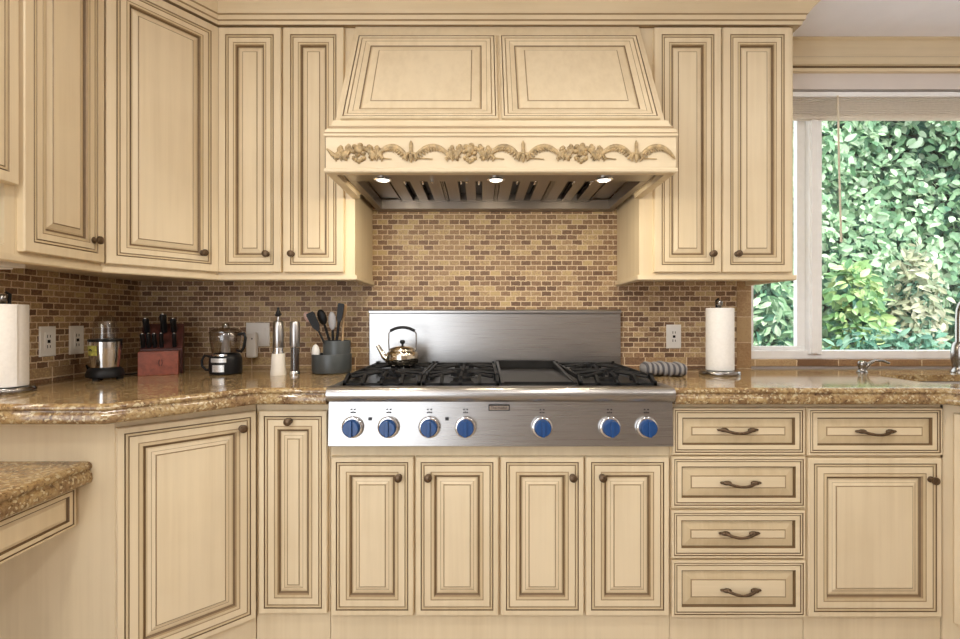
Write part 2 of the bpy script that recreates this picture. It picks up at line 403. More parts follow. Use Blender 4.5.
# ------------------------------------------------------------------ cabinet pieces
P_DOOR = [(0, 0, 0), (0, .017, 0), (.003, .021, 0), (.0185, .021, 1), (.0205, .0165, 1), (.0225, .0195, 3), (.0285, .0195, 2), (.0305, .0155, 2), (.0325, .019, 0), (.054, .019, 2), (.0558, .0175, 2), (.0575, .0185, 3), (.066, .0185, 2), (.069, .013, 1), (.073, .009, 1),
          (.0755, .009, 3), (.080, .0095, 0), (.089, .0125, 2), (.0905, .0120, 0), (.100, .0155, 2), (.1015, .0145, 2), (.1035, .0175, 0)]
P_UP = [(0, 0, 0), (0, .017, 0), (.003, .021, 0), (.030, .021, 2), (.0325, .0165, 1), (.0345, .0195, 3), (.040, .0195, 2), (.042, .0155, 2), (.044, .019, 0), (.062, .019, 2), (.0635, .0175, 2), (.065, .0185, 3), (.072, .0185, 2), (.0745, .013, 1), (.0785, .009, 1),
        (.081, .009, 3), (.086, .010, 0), (.100, .0155, 2), (.1015, .0145, 2), (.1035, .0175, 0)]
P_DRAW = [(0, 0, 0), (0, .017, 0), (.002, .021, 0), (.0075, .021, 1), (.0095, .017, 2), (.0115, .0195, 0), (.0155, .0195, 1), (.0175, .016, 2), (.0195, .019, 0), (.035, .0185, 1), (.038, .010, 1), (.041, .010, 3),
          (.068, .0155, 2), (.0705, .0145, 2), (.0725, .0165, 0)]
def panel(M, poly, prof, name, parent):
    mb = MB(M)
    rings = []; mats = []
    for a, w, k in prof:
        q = inset(poly, a); rings.append([(x, y, w) for x, y in q]); mats.append(k)
    mb.loft(rings, mats=mats[:-1]+[0])
    # last cap uses mats[-1] == 0
    return mb.build(name, DRAWM if prof is P_DRAW else DOORM, parent)
def rect(u0, u1, v0, v1): return [(u0, v0), (u1, v0), (u1, v1), (u0, v1)]
def knob(M, u, v, parent, w=.019):
    mb = MB(M)
    mb.lathe([(.011, 0), (.0115, .002), (.006, .005), (.005, .012), (.011, .016), (.0145, .021), (.0135, .026), (.007, .0295), (0, .030)], (u, v, w), 16)
    return mb.build('knob', BRONZE, parent, smooth=50)
def pull(M, u, v, parent, w=.015):
    mb = MB(M)
    for s in (-1, 1):
        mb.ball((u+s*.050, v+.002, w+.009), (.017, .0085, .008), 10, 6)
        mb.ball((u+s*.066, v+.002, w+.006), (.009, .005, .005), 8, 5)
        mb.tube([(u+s*.048, v+.002, w-.002), (u+s*.048, v+.001, w+.012)], .006, 8)
    mb.tube([(u+t*.05, v+.002-.009*(1-t*t), w+.012+.014*(1-t*t)) for t in [k/6-1 for k in range(13)]], [.0048+.001*abs(k/6-1) for k in range(13)], 8)
    return mb.build('pull_handle', BRONZE, parent, smooth=50)
MF = Matrix(((1,0,0,0),(0,0,-1,FB),(0,1,0,0),(0,0,0,1)))     # base fronts: u = x, v = z, w towards the room
MU = Matrix(((1,0,0,0),(0,0,-1,FU),(0,1,0,0),(0,0,0,1)))

# --- wall cabinets
UZ0, UZ1 = 1.348, 2.395
VT, VB = PZ(26.8, DU), PZ(272.2, DU)
def upper_pair(name, label, x0, x1, doors, knobs):
    t = thing(name, label, 'cabinet', ((x0+x1)/2, 2.26, UZ0), 'cream wall cabinets')
    MB().box(x0, x1, FU, WY-.002, UZ0, UZ1).build('carcass', CREAM, t)
    for (a, b), k in zip(doors, knobs):
        d = panel(MU, rect(PX(a, DU), PX(b, DU), VB, VT), P_UP, 'door', t)
        knob(MU, PX(k, DU), PZ(254, DU), d)
    return t
XL0, XL1, XR0, XR1 = -1.11, -.53, .675, 1.326
upper_pair('wall_cabinet', 'two-door cream wall cabinet between the angled corner cabinet and the range hood', XL0, XL1, [(217.8, 280.7), (282.8, 343.5)], [267, 292])
upper_pair('wall_cabinet', 'two-door cream wall cabinet between the range hood and the window', XR0, XR1, [(654.6, 721.7), (723.3, 792)], [712, 737])
A, B = (-1.345, 1.745), (XL0, FU)
t = thing('corner_wall_cabinet', 'angled one-door cream wall cabinet in the upper left corner', 'cabinet', (-1.45, 2.15, UZ0), 'cream wall cabinets')
MB().prism([(WX+.002, A[1]), A, B, (XL0, WY-.002), (WX+.002, WY-.002)], UZ0, UZ1).build('carcass', CREAM, t)
MD = frame(A, (B[0]-A[0], B[1]-A[1])); LD = math.hypot(B[0]-A[0], B[1]-A[1])
d = panel(MD, rect(.012, LD-.008, VB, VT), P_UP, 'door', t); knob(MD, LD-.075, 1.432, d)
ML = frame((A[0], 1.425), (0, 1))
t = thing('wall_cabinet', 'one-door cream wall cabinet on the left wall beside the angled corner cabinet', 'cabinet', (-1.5, 1.57, UZ0), 'cream wall cabinets')
MB().box(WX+.002, A[0], 1.425, A[1]-.001, UZ0, UZ1).build('carcass', CREAM, t)
d = panel(ML, rect(.008, .315, VB, VT), P_UP, 'door', t); knob(ML, .268, 1.432, d)
# leftmost: door over an open cubby
t = thing('wall_cabinet', 'cream wall cabinet at the left picture edge with an open cubby under its short door', 'cabinet', (-1.5, 1.10, UZ0), 'cream wall cabinets')
m = MB()
m.box(WX+.002, A[0], .80, 1.424, 1.56, UZ1); m.box(WX+.002, A[0], .80, .83, UZ0, 1.56); m.box(WX+.002, A[0], 1.394, 1.424, UZ0, 1.56)
m.box(WX+.002, A[0], .83, 1.394, UZ0, 1.372); m.box(WX+.002, WX+.012, .83, 1.394, 1.372, 1.56)
m.build('carcass', CREAM, t)
ML2 = frame((A[0], .80), (0, 1))
panel(ML2, rect(.02, .618, 1.545, VT), P_UP, 'door', t)

# --- light rails under the wall cabinets
RAIL = [(-.02, 1.326), (.004, 1.326), (.008, 1.330), (.008, 1.348), (.012, 1.352), (.012, 1.357), (-.02, 1.357)]
RAILP = [(-.02, 1.326), (.006, 1.326), (.010, 1.330), (.010, 1.3478), (-.02, 1.3478)]
m = MB(); sweep(m, [(A[0], .80), A, B, (XL1, FU), (XL1, WY-.003)], RAILP)
tag(m.build('light_rail', CREAMH, origin=(-1.1, 2.0, 1.326)), 'cream light rail running under the wall cabinets left of the hood', 'moulding')
m = MB(); sweep(m, [(XR0, WY-.003), (XR0, FU), (XR1, FU), (XR1, WY-.005)], RAILP)
tag(m.build('light_rail', CREAMH, origin=(1.0, 2.0, 1.326)), 'cream light rail under the wall cabinet beside the window', 'moulding')
# --- crown
CROWN = [(-.02, 2.396), (.024, 2.396), (.027, 2.409), (.031, 2.412), (.033, 2.413), (.035, 2.430), (.039, 2.433), (.041, 2.434), (.048, 2.445), (.062, 2.462), (.085, 2.488), (.11, 2.508), (.12, 2.514), (.12, CEILZ-.001), (-.02, CEILZ-.001)]
m = MB(); sweep(m, [(A[0], -.1), A, B, (XR1, FU), (XR1, WY-.02)], CROWN, mats=[1, 0, 1, 1, 0, 1, 1, 0, 0, 0, 0, 0, 0, 0, 0])
tag(m.build('crown_moulding', [CREAMH, GLAZE2], origin=(0, 2.0, 2.396)), 'stepped cream crown moulding running along the tops of wall cabinets and hood', 'moulding')
# under cabinet light
s = thing('under_cabinet_light', 'white strip light under the cabinets on the left wall', 'light', (-1.5, 1.2, 1.31))
MB().box(-1.56, -1.40, .85, 1.52, 1.318, 1.3475).build('housing', WHITE, s, bevel=.003)
MB().box(-1.54, -1.42, .87, 1.50, 1.312, 1.318).build('diffuser', WHITE, s, bevel=.002)

# ------------------------------------------------------------------ range hood
HX0, HX1 = CX-.60, CX+.60
h = thing('range_hood', 'cream wooden range hood with carved swags over the range', 'range hood', (CX, 2.0, 1.675))
SB, ST = (1.747, 1.808), (2.078, 2.394)
MB().prism_x([SB, ST, (WY-.002, 2.394), (WY-.002, 1.808)], HX0+.003, HX1-.003).build('hood_body', CREAM, h)
vv = Vector((0, ST[0]-SB[0], ST[1]-SB[1])); VL = vv.length; vv.normalize()
MH = Matrix(((1, 0, 0, 0), (0, vv.y, -vv.z, SB[0]), (0, vv.z, vv.y, SB[1]), (0, 0, 0, 1)))
P_HOOD = [(0, -.004, 0), (0, .010, 0), (.003, .014, 0), (.008, .014, 1), (.010, .010, 1), (.012, .013, 0), (.022, .013, 2), (.024, .010, 2), (.026, .012, 0), (.040, .0105, 2), (.042, .0095, 0), (.060, .003, 1), (.063, .001, 2), (.066, .001, 3), (.070, .002, 0), (.098, .0075, 2), (.100, .0065, 2), (.102, .009, 0)]
for a, b in ((HX0+.022, CX-.006), (CX+.006, HX1-.022)):
    panel(MH, rect(a, b, .125*VL, .885*VL), P_HOOD, 'slanted_panel', h)
m = MB()
m.box(CX-.61, CX+.61, 1.718, 1.745, 1.688, 1.796); m.box(CX-.61, CX-.575, 1.745, 2.086, 1.688, 1.796); m.box(CX+.575, CX+.61, 1.745, 2.086, 1.688, 1.796)
m.box(CX-.61, CX+.61, 1.745, 2.086, 1.796, 1.806)
m.build('mantle_board', CREAMH, h)
m = MB(); pathm = [(CX-.61, 2.086), (CX-.61, 1.718), (CX+.61, 1.718), (CX+.61, 2.086)]
sweep(m, pathm, [(-.03, 1.796), (.003, 1.796), (.006, 1.799), (.006, 1.806), (.003, 1.812), (.001, 1.822), (-.006, 1.828), (-.006, 1.836), (-.014, 1.842), (-.020, 1.862), (-.03, 1.862)],
   mats=[1, 0, 0, 1, 0, 0, 1, 0, 0, 0, 0])
m.build('top_moulding', [CREAMH, GLAZE2], h)
m = MB(); sweep(m, pathm, [(-.03, 1.672), (.002, 1.672), (.005, 1.676), (.005, 1.684), (.002, 1.688), (-.03, 1.688)], mats=[0, 0, 0, 0, 1, 0])
m.build('bottom_bead', [CREAMH, GLAZE2], h)
# carvings (front face of the mantle: u = x, v = z, w out)
MC = Matrix(((1,0,0,0),(0,0,-1,1.718),(0,1,0,0),(0,0,0,1)))
def carve_rosette(x, z):
    mb = MB(MC); rnd = random.Random(int(x*1000))
    mb.ball((x, z+.008, .004), (.017, .017, .013), 12, 6)
    for k in range(6):
        a = k*PI/3+.3; mb.ball((x+.020*math.cos(a), z+.008+.017*math.sin(a), .002), (.010, .009, .009), 8, 5)
    for s in (-1, 1):
        for k in range(9):
            u = s*(.030+.0055*k); v = .012+.013*math.sin(k*1.25)-.001*k
            mb.ball((x+u, z+v-.004, .002), (.0085, .008+.004*rnd.random(), .008), 8, 5)
            mb.tube([(x+u, z+v-.004, .002), (x+u+s*.010, z-.012-.010*math.sin(k), .007), (x+u+s*.004, z-.026+.006*math.cos(2*k), .002)], [.005, .0045, .002], 6)
    for k in range(5):
        mb.ball((x+(k-2)*.009, z-.020-.006*(2-abs(k-2)), .002), (.007, .009, .008), 8, 5)
    return mb.build('carved_flowers', CARVE, h, smooth=60)
def carve_swag(x0, x1, z, flip=1):
    mb = MB(MC); pts = []; rr = []
    for k in range(15):
        t = k/14; tt = t if flip > 0 else 1-t
        x = x0+(x1-x0)*t
        zz = z-.020+.040*math.sin(PI*t)**.8
        pts.append((x, zz, .003)); rr.append(.0035+.006*math.sin(PI*t)**.7)
    mb.tube(pts, rr, 8)
    for k in range(1, 14):
        p = pts[k]; mb.tube([p, (p[0]-flip*.006, p[1]-.010, .007), (p[0]-flip*.012, p[1]-.016, .002)], [.0045, .004, .0015], 6)
    mb.tube([(x0+flip*.02*(1 if flip > 0 else -1), z-.020, .002), ((x0+x1)/2, z-.024, .004)], [.003, .0015], 6)
    return mb.build('carved_swag', CARVE, h, smooth=60)
def carve_finial(x, z):
    mb = MB(MC)
    mb.tube([(x, z+.042, .002), (x, z+.030, .005), (x, z+.012, .007), (x, z-.006, .007)], [.0025, .0065, .0055, .008], 8)
    for s in (-1, 1):
        mb.tube([(x, z-.002, .004), (x+s*.014, z-.006, .008), (x+s*.020, z-.020, .006), (x+s*.012, z-.028, .003)], [.006, .0065, .005, .003], 7)
    mb.tube([(x, z-.008, .005), (x, z-.024, .007), (x, z-.034, .003)], [.008, .007, .002], 8)
    return mb.build('carved_finial', CARVE, h, smooth=60)
zc = 1.742
sC = F/1.718
for px in (359, 470, 581): carve_rosette((px-480)/sC, zc)
for px in (411, 523, 636): carve_finial((px-480)/sC, zc-.002)
for a, b in ((376, 408), (488, 520), (599, 633)): carve_swag((a-480)/sC, (b-480)/sC, zc, 1)
for a, b in ((414, 451), (526, 562), (639, 674)): carve_swag((a-480)/sC, (b-480)/sC, zc, -1)
m = MB(MC)
m.tube([((340-480)/sC, zc-.018, .003), ((333-480)/sC, zc-.008, .006), ((327-480)/sC, zc+.012, .003)], [.004, .008, .003], 8)
m.build('carved_leaf', CARVE, h, smooth=60)
# steel liner
LX0, LX1 = CX-.574, CX+.574
ln = MB()
ln.box(LX0, LX1, 1.746, 1.895, 1.690, 1.712); ln.box(LX0, LX1, 2.36, WY-.003, 1.690, 1.735)
for q0, q1, t0 in ((LX0, LX0+.03, 0), (LX1-.03, LX1, 0)): ln.box(q0, q1, 1.895, 2.36, 1.690, 1.735)
ln.box(LX0+.03, CX-.452, 1.895, 2.36, 1.738, 1.744); ln.box(CX+.452, LX1-.03, 1.895, 2.36, 1.738, 1.744)
ln.box(LX0, LX1, 1.75, WY-.003, 1.795, 1.804)
ln.build('steel_liner', STEELV, h, bevel=.002)
bw = .904/4
for k in range(4):
    x0 = CX-.452+k*bw
    fb = MB(); fb.box(x0, x0+bw, 1.895, 2.36, 1.756, 1.760, 1)  # black sheet behind the slats stands for the shade in their gaps
    fb.box(x0+.001, x0+.006, 1.896, 2.359, 1.722, 1.756); fb.box(x0+bw-.006, x0+bw-.001, 1.896, 2.359, 1.722, 1.756)
    fb.box(x0+.006, x0+bw-.006, 1.896, 1.91, 1.722, 1.756); fb.box(x0+.006, x0+bw-.006, 2.345, 2.359, 1.722, 1.756)
    for u0, u1 in ((.010, .062), (.092, .134), (.164, .216)):
        fb.box(x0+u0, x0+u1, 1.91, 2.345, 1.726, 1.731)
        fb.box(x0+u0, x0+u0+.004, 1.91, 2.345, 1.731, 1.750); fb.box(x0+u1-.004, x0+u1, 1.91, 2.345, 1.731, 1.750)
    f = fb.build('baffle_filter', [STEELV, BLACK], h)
    for u in (x0+.077, x0+.149):
        MB(T(u, 1.97, 1.722)).tube([(0, -.012, .008), (0, -.012, -.012), (0, .03, -.012), (0, .03, .008)], .0045, 8).build('filter_pull', CHROME, f, smooth=50)
for px in (383, 496, 604):
    x = (px-480)/F*1.855
    lp = MB(T(x, 1.855, 1.690)).lathe([(.034, 0), (.034, -.004), (.028, -.007), (.026, -.005)], n=24, cap1=False).build('puck_light', CHROME, h, smooth=50)
    MB(T(x, 1.855, 1.6855)).lathe([(.026, 0), (.024, -.003), (0, -.004)], n=24).build('lens', LAMP, lp, smooth=50)
for px in (467, 432): 
    x = (px-480)/F*1.875
    MB(T(x, 1.875, 1.690)).lathe([(.007, 0), (.006, -.010), (0, -.011)], n=12).build('switch_button', CHROME, h, smooth=50)

# ------------------------------------------------------------------ base cabinets
BZ1 = .858
def base(name, label, x0, x1, z1=BZ1): 
    t = thing(name, label, 'cabinet', ((x0+x1)/2, 2.1, 0), 'cream base cabinets')
    MB().box(x0, x1, FB, WY-.002, 0, z1).build('carcass', CREAM, t)
    return t
def bdoor(t, a, b, c, e, kx=None, ky=None, prof=P_DOOR):
    d = panel(MF, rect(PX(a, DB), PX(b, DB), PZ(e, DB), PZ(c, DB)), prof, 'door', t)
    if kx: knob(MF, PX(kx, DB), PZ(ky, DB), d)
def bdrawer(t, a, b, c, e, kx, ky):
    d = panel(MF, rect(PX(a, DB), PX(b, DB), PZ(e, DB), PZ(c, DB)), P_DRAW, 'drawer', t)
    pull(MF, PX(kx, DB), PZ(ky, DB), d)
RX0, RX1 = CX-.6125, CX+.6125
t = base('base_cabinet', 'narrow one-door cream base cabinet just left of the range', -.808, RX0-.002)
bdoor(t, 258.5, 327, 411, 614, 289.5, 421)
t = base('base_cabinet', 'wide four-door cream base cabinet under the range', RX0, RX1, .708)
for a, b, k in ((330.5, 413.4, 399), (415.4, 498.6, 428.5), (500.8, 584, 572.5), (586, 669.5, 602)): bdoor(t, a, b, 457, 616, k, 477)
t = base('drawer_cabinet', 'cream cabinet of four stacked drawers right of the range', RX1+.002, PX(806.8, DB))
bdrawer(t, 673, 805.5, 408, 455, 738, 430.5); bdrawer(t, 672.3, 806.2, 457, 508, 741, 483.5)
bdrawer(t, 672, 805.8, 511, 558.5, 739.5, 534); bdrawer(t, 672.3, 806.2, 561, 617.5, 741, 591)
xe = 1.668
t = thing('base_cabinet', 'cream base cabinet with one drawer over one door below the window', 'cabinet', (1.4, 2.1, 0), 'cream base cabinets')
m = MB(); x0 = PX(807.5, DB)
m.box(x0, xe, FB, WY-.002, 0, .66); m.box(x0, xe, FB, FB+.03, .66, BZ1); m.box(x0, x0+.02, FB+.03, WY-.002, .66, BZ1)
m.build('carcass', CREAM, t)
bdrawer(t, 808.3, 943.2, 408, 455.5, 876, 432); bdoor(t, 809, 942.5, 458.5, 617.5, 931, 479.5)
# right corner, turning towards the room
AR = (1.672, 1.782); BR = (1.93, 1.42)
t = thing('corner_base_cabinet', 'angled cream base cabinet at the right picture edge beside the sink', 'cabinet', (2.2, 2.0, 0), 'cream base cabinets')
m = MB(); m.prism([AR, BR, (2.93, 1.42), (2.93, WY-.002), (1.672, WY-.002)], 0, .66)
MR = frame(AR, (BR[0]-AR[0], BR[1]-AR[1])); LR = math.hypot(BR[0]-AR[0], BR[1]-AR[1])
m.M = MR; m.box(0, LR, .66, BZ1, -.03, -.0005)
m.build('carcass', CREAM, t)
d = panel(MR, rect(.032, LR-.01, .085, PZ(412, DB)), P_DOOR, 'door', t); knob(MR, LR-.05, .74, d)
# left corner
AL = (-1.11, 1.497); BL = (-.812, FB)
t = thing('corner_base_cabinet', 'angled one-door cream base cabinet in the left corner with a plain side panel', 'cabinet', (-1.3, 2.0, 0), 'cream base cabinets')
MB().prism([(WX+.002, AL[1]), AL, BL, (-.812, WY-.002), (WX+.002, WY-.002)], 0, BZ1).build('carcass', CREAM, t)
MQ = frame(AL, (BL[0]-AL[0], BL[1]-AL[1])); LQ = math.hypot(BL[0]-AL[0], BL[1]-AL[1])
d = panel(MQ, rect(.003, LQ-.006, .09, .832), P_DOOR, 'door', t); knob(MQ, LQ-.056, .778, d)
# desk unit along the left wall
t = thing('desk_unit', 'low cream desk unit with a shallow drawer at the left picture edge', 'desk', (-1.45, 1.0, .55))
DX = -1.232
MB().box(WX+.002, DX, .45, AL[1]-.001, .532, .662).build('apron', CREAM, t)
ME = frame((DX, .45), (0, 1))
def slim(p): return [(a*.62, w, k) for a, w, k in p[:-1]] + [(p[-1][0]*.62, p[-1][1], 0)]
dr = panel(ME, rect(.30, 1.035, .538, .657), [(0,0,0),(0,.012,0),(.002,.016,0),(.007,.016,1),(.009,.012,2),(.011,.0145,0),(.022,.014,1),(.0245,.008,1),(.027,.008,0),(.036,.0115,0)], 'drawer', t)
pull(ME, .62, .596, dr, .010)

# ------------------------------------------------------------------ worktops
def slab(name, poly, exposed, z1, th, label, cat, hole=None, scale=1.0):
    k = th/.059
    prof = [(.012, z1-.059*k), (.003, z1-.055*k), (0, z1-.047*k), (.001, z1-.034*k), (.004, z1-.028*k), (.008, z1-.023*k), (.008, z1-.020*k), (.003, z1-.018*k), (.001, z1-.013*k), (.002, z1-.008*k), (.008, z1-.002*k), (.016, z1)]
    rings = [[(x, y, z) for x, y in inset(poly, [a if e else 0 for e in exposed])] for a, z in prof]
    mb = MB(); mb.loft(rings, cap0=True, cap1=False)
    top = rings[-1]
    bm = bmesh.new()
    def loop(pts):
        vs = [bm.verts.new(p) for p in pts]
        return [bm.edges.new((vs[i], vs[(i+1) % len(vs)])) for i in range(len(vs))]
    es = loop(top)
    if hole: es += loop([(x, y, z1) for x, y in hole])
    bmesh.ops.triangle_fill(bm, use_beauty=True, use_dissolve=False, edges=es)
    bm.verts.index_update()
    mb.add([tuple(v.co) for v in bm.verts], [tuple(v.index for v in f.verts) for f in bm.faces]); bm.free()
    if hole: mb.loft([[(x, y, z1) for x, y in hole], [(x, y, z1-.028) for x, y in hole]], cap0=False, cap1=False)
    o = mb.build(name, GRANITE, smooth=50, origin=(poly[0][0], poly[0][1], z1-th))
    return tag(o, label, cat)
slab('worktop', [(WX+.001, 2.428), (WX+.001, 1.398), (-1.065, 1.398), (-.785, 1.727), (RX0-.001, 1.727), (RX0-.001, 2.428)], [0, 1, 1, 1, 0, 0], CT, .059,
     'golden brown granite worktop left of the range, angled in the corner', 'worktop')
def rrect(x0, x1, y0, y1, r, n=6):
    out = []
    for cx, cy, a0 in ((x1-r, y0+r, -PI/2), (x1-r, y1-r, 0), (x0+r, y1-r, PI/2), (x0+r, y0+r, PI)):
        for i in range(n+1): a = a0+PI/2*i/n; out.append((cx+r*math.cos(a), cy+r*math.sin(a)))
    return out
SK = rrect(1.70, 2.56, 1.845, 2.145, .07)
slab('worktop', [(RX1+.001, 2.426), (RX1+.001, 1.727), (1.635, 1.727), (1.885, 1.375), (2.94, 1.375), (2.94, 2.426)], [0, 1, 1, 1, 0, 0], CT, .059,
     'golden brown granite worktop right of the range, with the sink in it', 'worktop', hole=SK)
slab('desk_worktop', [(WX+.001, AL[1]-.002), (WX+.001, .45), (-1.175, .45), (-1.175, AL[1]-.002)], [0, 0, 1, 0], .730, .066,
     'low golden brown granite desk top at the left picture edge', 'worktop')
# sink
s = thing('sink', 'undermount stainless steel sink below the window', 'sink', (2.13, 2.0, .72))
m = MB(); ro = [[(x, y, z) for x, y in inset(SK, a)] for a, z in ((-.02, .889), (.003, .889), (.006, .88), (.012, .75), (.03, .715), (.06, .70))]
m.loft(ro, cap0=False, cap1=True); m.build('basin', STEEL, s, smooth=40)
MB(T(2.13, 2.0, .701)).lathe([(.045, 0), (.045, .003), (.03, .004), (.025, .001), (0, .001)], n=20).build('drain', CHROME, s, smooth=40)
# faucet
fx, fy = 2.175, 2.235
s = thing('kitchen_faucet', 'tall brushed nickel gooseneck faucet at the right picture edge behind the sink', 'faucet', (fx, fy, CT))
MB(T(fx, fy, CT)).lathe([(.034, 0), (.034, .006), (.028, .012), (.026, .03), (.031, .06), (.032, .09), (.028, .125), (.024, .135), (.021, .14)], n=24).build('faucet_body', SATIN, s, smooth=50)
m = MB(); pts = [(fx, fy, CT+.13), (fx, fy, CT+.25)]
for k in range(1, 13): a = PI*k/12; pts.append((fx-.0+.0*k, fy-.085*(1-math.cos(a)), CT+.265+.085*math.sin(a)))
pts.append((fx, fy-.17, CT+.21)); m.tube(pts, .0165, 14); m.build('gooseneck', SATIN, s, smooth=50)
MB(T(fx, fy-.17, CT+.12)).lathe([(.018, 0), (.022, .01), (.021, .06), (.017, .1)], n=18).build('spray_head', SATIN, s, smooth=50)
MB().tube([(fx+.028, fy, CT+.08), (fx+.06, fy, CT+.095), (fx+.085, fy, CT+.14)], [.010, .008, .006], 10).build('lever', SATIN, s, smooth=50)
sx, sy = PX(862, 2.24), 2.24
s = thing('soap_dispenser', 'small nickel dispenser with a curved spout beside the sink', 'soap dispenser', (sx, sy, CT))
MB(T(sx, sy, CT)).lathe([(.022, 0), (.022, .004), (.016, .008), (.013, .02), (.017, .03), (.017, .045), (.013, .052), (0, .054)], n=18).build('pump_body', SATIN, s, smooth=50)
m = MB(); m.tube([(sx+.012, sy, CT+.014), (sx+.026, sy-.005, CT+.04), (sx+.05, sy-.012, CT+.056), (sx+.075, sy-.02, CT+.055), (sx+.10, sy-.03, CT+.043)], [.009, .008, .0065, .006, .0055], 10)
m.build('spout', SATIN, s, smooth=50)

# ------------------------------------------------------------------ range top
r = thing('gas_cooktop', 'stainless steel gas range top with blue knobs, griddle and tall backguard', 'cooktop', (CX, 2.0, .71))
GX0, GX1 = CX-.61, CX+.61
MB().box(GX0, GX1, 1.772, 2.418, .712, .897).build('body', STEEL, r)
m = MB(); m.prism_x([(1.748, .870), (1.772, .870), (1.772, .712), (1.738, .712)], GX0, GX1); m.build('control_panel', STEEL, r, bevel=.002)
prof = [(1.80, .9045), (1.745, .922)]
prof = [(1.772, .922)]
for k in range(9): a = PI/2+PI*k/8; prof.append((1.742+.026*math.cos(a), .896+.026*math.sin(a)))
prof.append((1.772, .870))
m = MB(); m.prism_x(prof, GX0, GX1); m.build('bullnose', STEEL, r, smooth=40)
m = MB(); m.box(GX0+.028, GX1-.028, 1.772, 2.385, .897, .903, 0)
for a, b in ((GX0, GX0+.028), (GX1-.028, GX1)): m.box(a, b, 1.772, 2.385, .897, .921, 1)
m.build('burner_deck', [DECK, STEEL], r)
m = MB(); m.box(GX0, GX1, 2.392, 2.418, .897, 1.190); m.box(GX0, GX1, 2.378, 2.392, .897, .93)
m.prism_x([(2.378, 1.190), (2.378, 1.202), (2.384, 1.208), (2.418, 1.208), (2.418, 1.190)], GX0, GX1)
m.build('backguard', STEEL, r, bevel=.002)
# grates + burners
def grate(x0, x1, y0, y1):
    g = MB(); zt = .953; zb = .937; bw = .011
    for y in ((y0+y1)/2-bw/2, y1-bw): g.box(x0, x1, y, y+bw, zb, zt)
    g.box(x0, x1, y0, y0+bw, .916, .928)
    for q in (.0, .24, .5, .76, 1.0): u = x0+(x1-x0-bw)*q; g.prism_x([(y0, .916), (y0+.012, .916), (y0+.06, .940), (y0+.06, .953), (y0+.045, .953), (y0, .930)], u, u+bw)
    for x in (x0, x1-bw): g.box(x, x+bw, y0+.045, y1, zb, zt)
    for y in (y0, y1-bw, (y0+y1)/2-bw/2):
        for x in (x0, x1-bw): g.box(x, x+bw, y, y+bw, .903, zb)
    for cy in (y0+(y1-y0)*.25, y0+(y1-y0)*.75):
        cx = (x0+x1)/2
        for k in range(8):
            a = k*PI/4; d = Vector((math.cos(a), math.sin(a)))
            R = (.128 if cy < (y0+y1)/2 and k == 6 else .135)/max(abs(d.x), abs(d.y)) if k % 2 == 0 else .165
            p = [(cx+d.x*q, cy+d.y*q, z) for q, z in ((.035, .950), (.05, .956), (R, .948))]
            g.tube(p, .0062, 6)
            g.box(cx+d.x*.037-.006, cx+d.x*.037+.006, cy+d.y*.037-.006, cy+d.y*.037+.006, .938, .957)
    for x in (x0, x1-bw):
        for y in (y0+.05, y1-bw): g.box(x, x+bw, y, y+bw, zt, zt+.006)
    return g.build('grate', IRON, r)
def burner(x, y):
    b = MB(T(x, y, .903)).lathe([(.052, 0), (.052, .006), (.044, .014), (.036, .017), (.034, .026), (.030, .029), (0, .030)], n=24).build('burner', IRON, r, smooth=40)
    MB(T(x, y, .903)).lathe([(.070, 0), (.072, .003), (.058, .004), (.053, .002)], n=24, cap1=False).build('drip_ring', STEEL, b, smooth=40)
GY0, GY1 = 1.795, 2.375
for k in (0, 1, 3):
    x0 = GX0+.035+k*.2875+.003; x1 = x0+.2815
    pass
    grate(x0, x1, GY0, GY1)
    for y in (GY0+(GY1-GY0)*.25, GY0+(GY1-GY0)*.75): burner((x0+x1)/2, y)
gx0, gx1 = GX0+.035+2*.2875+.004, GX0+.035+3*.2875-.004
g = MB(); g.box(gx0, gx1, 1.84, 2.36, .915, .928)
g.prism_x([(2.345, .928), (2.345, .966), (2.362, .966), (2.362, .928)], gx0, gx1)
for a, b in ((gx0, gx0+.012), (gx1-.012, gx1)): g.prism_x([(1.80, .915), (1.80, .930), (2.345, .962), (2.345, .915)], a, b)
g.box(gx0, gx1, 1.795, 1.80, .903, .922); g.box(gx0, gx1, 1.80, 1.84, .903, .910)
g.build('griddle', GRIDDLE, r, bevel=.0015)
# knobs
MP = Matrix(((1,0,0,0),(0,0,-1,1.7425),(0,1,0,0),(0,0,0,1)))
for px in (351, 387.3, 428.7, 465.3, 543, 611.5, 648.8):
    x, z = PX(px, 1.715), PZ(428.5, 1.715)
    k = MB(MP)
    k.lathe([(.0305, .014), (.0305, .020), (.029, .034), (.0265, .038), (0, .038)], (x, z, 0), 32)
    k.box(x-.006, x+.006, z-.0275, z+.0275, .036, .047)
    k = k.build('control_knob', BLUE, r, smooth=40, bevel=.0012)
    MB(MP).lathe([(.038, -.004), (.039, .006), (.0375, .012), (.035, .0145), (.0305, .015), (0, .015)], (x, z, 0), 32).build('bezel', CHROME, k, smooth=40)
    mk = MB(MP)
    zi = PZ(411.5, 1.74)
    mk.box(x-.0012, x+.0012, z+.048, z+.054, .001, .0034)
    for dx in (-.006, .006):
        for dz in (0, .011): mk.box(x+dx-.0022, x+dx+.0022, zi+dz-.006, zi+dz-.002, .0005, .0042)
    mk.build('panel_print', INK, k)
for px in (370, 447):
    x, z = PX(px, 1.74), PZ(418.5, 1.74)
    MB(MP).box(x-.006, x+.006, z-.007, z+.004, .0005, .004).build('igniter_mark', INK, r)
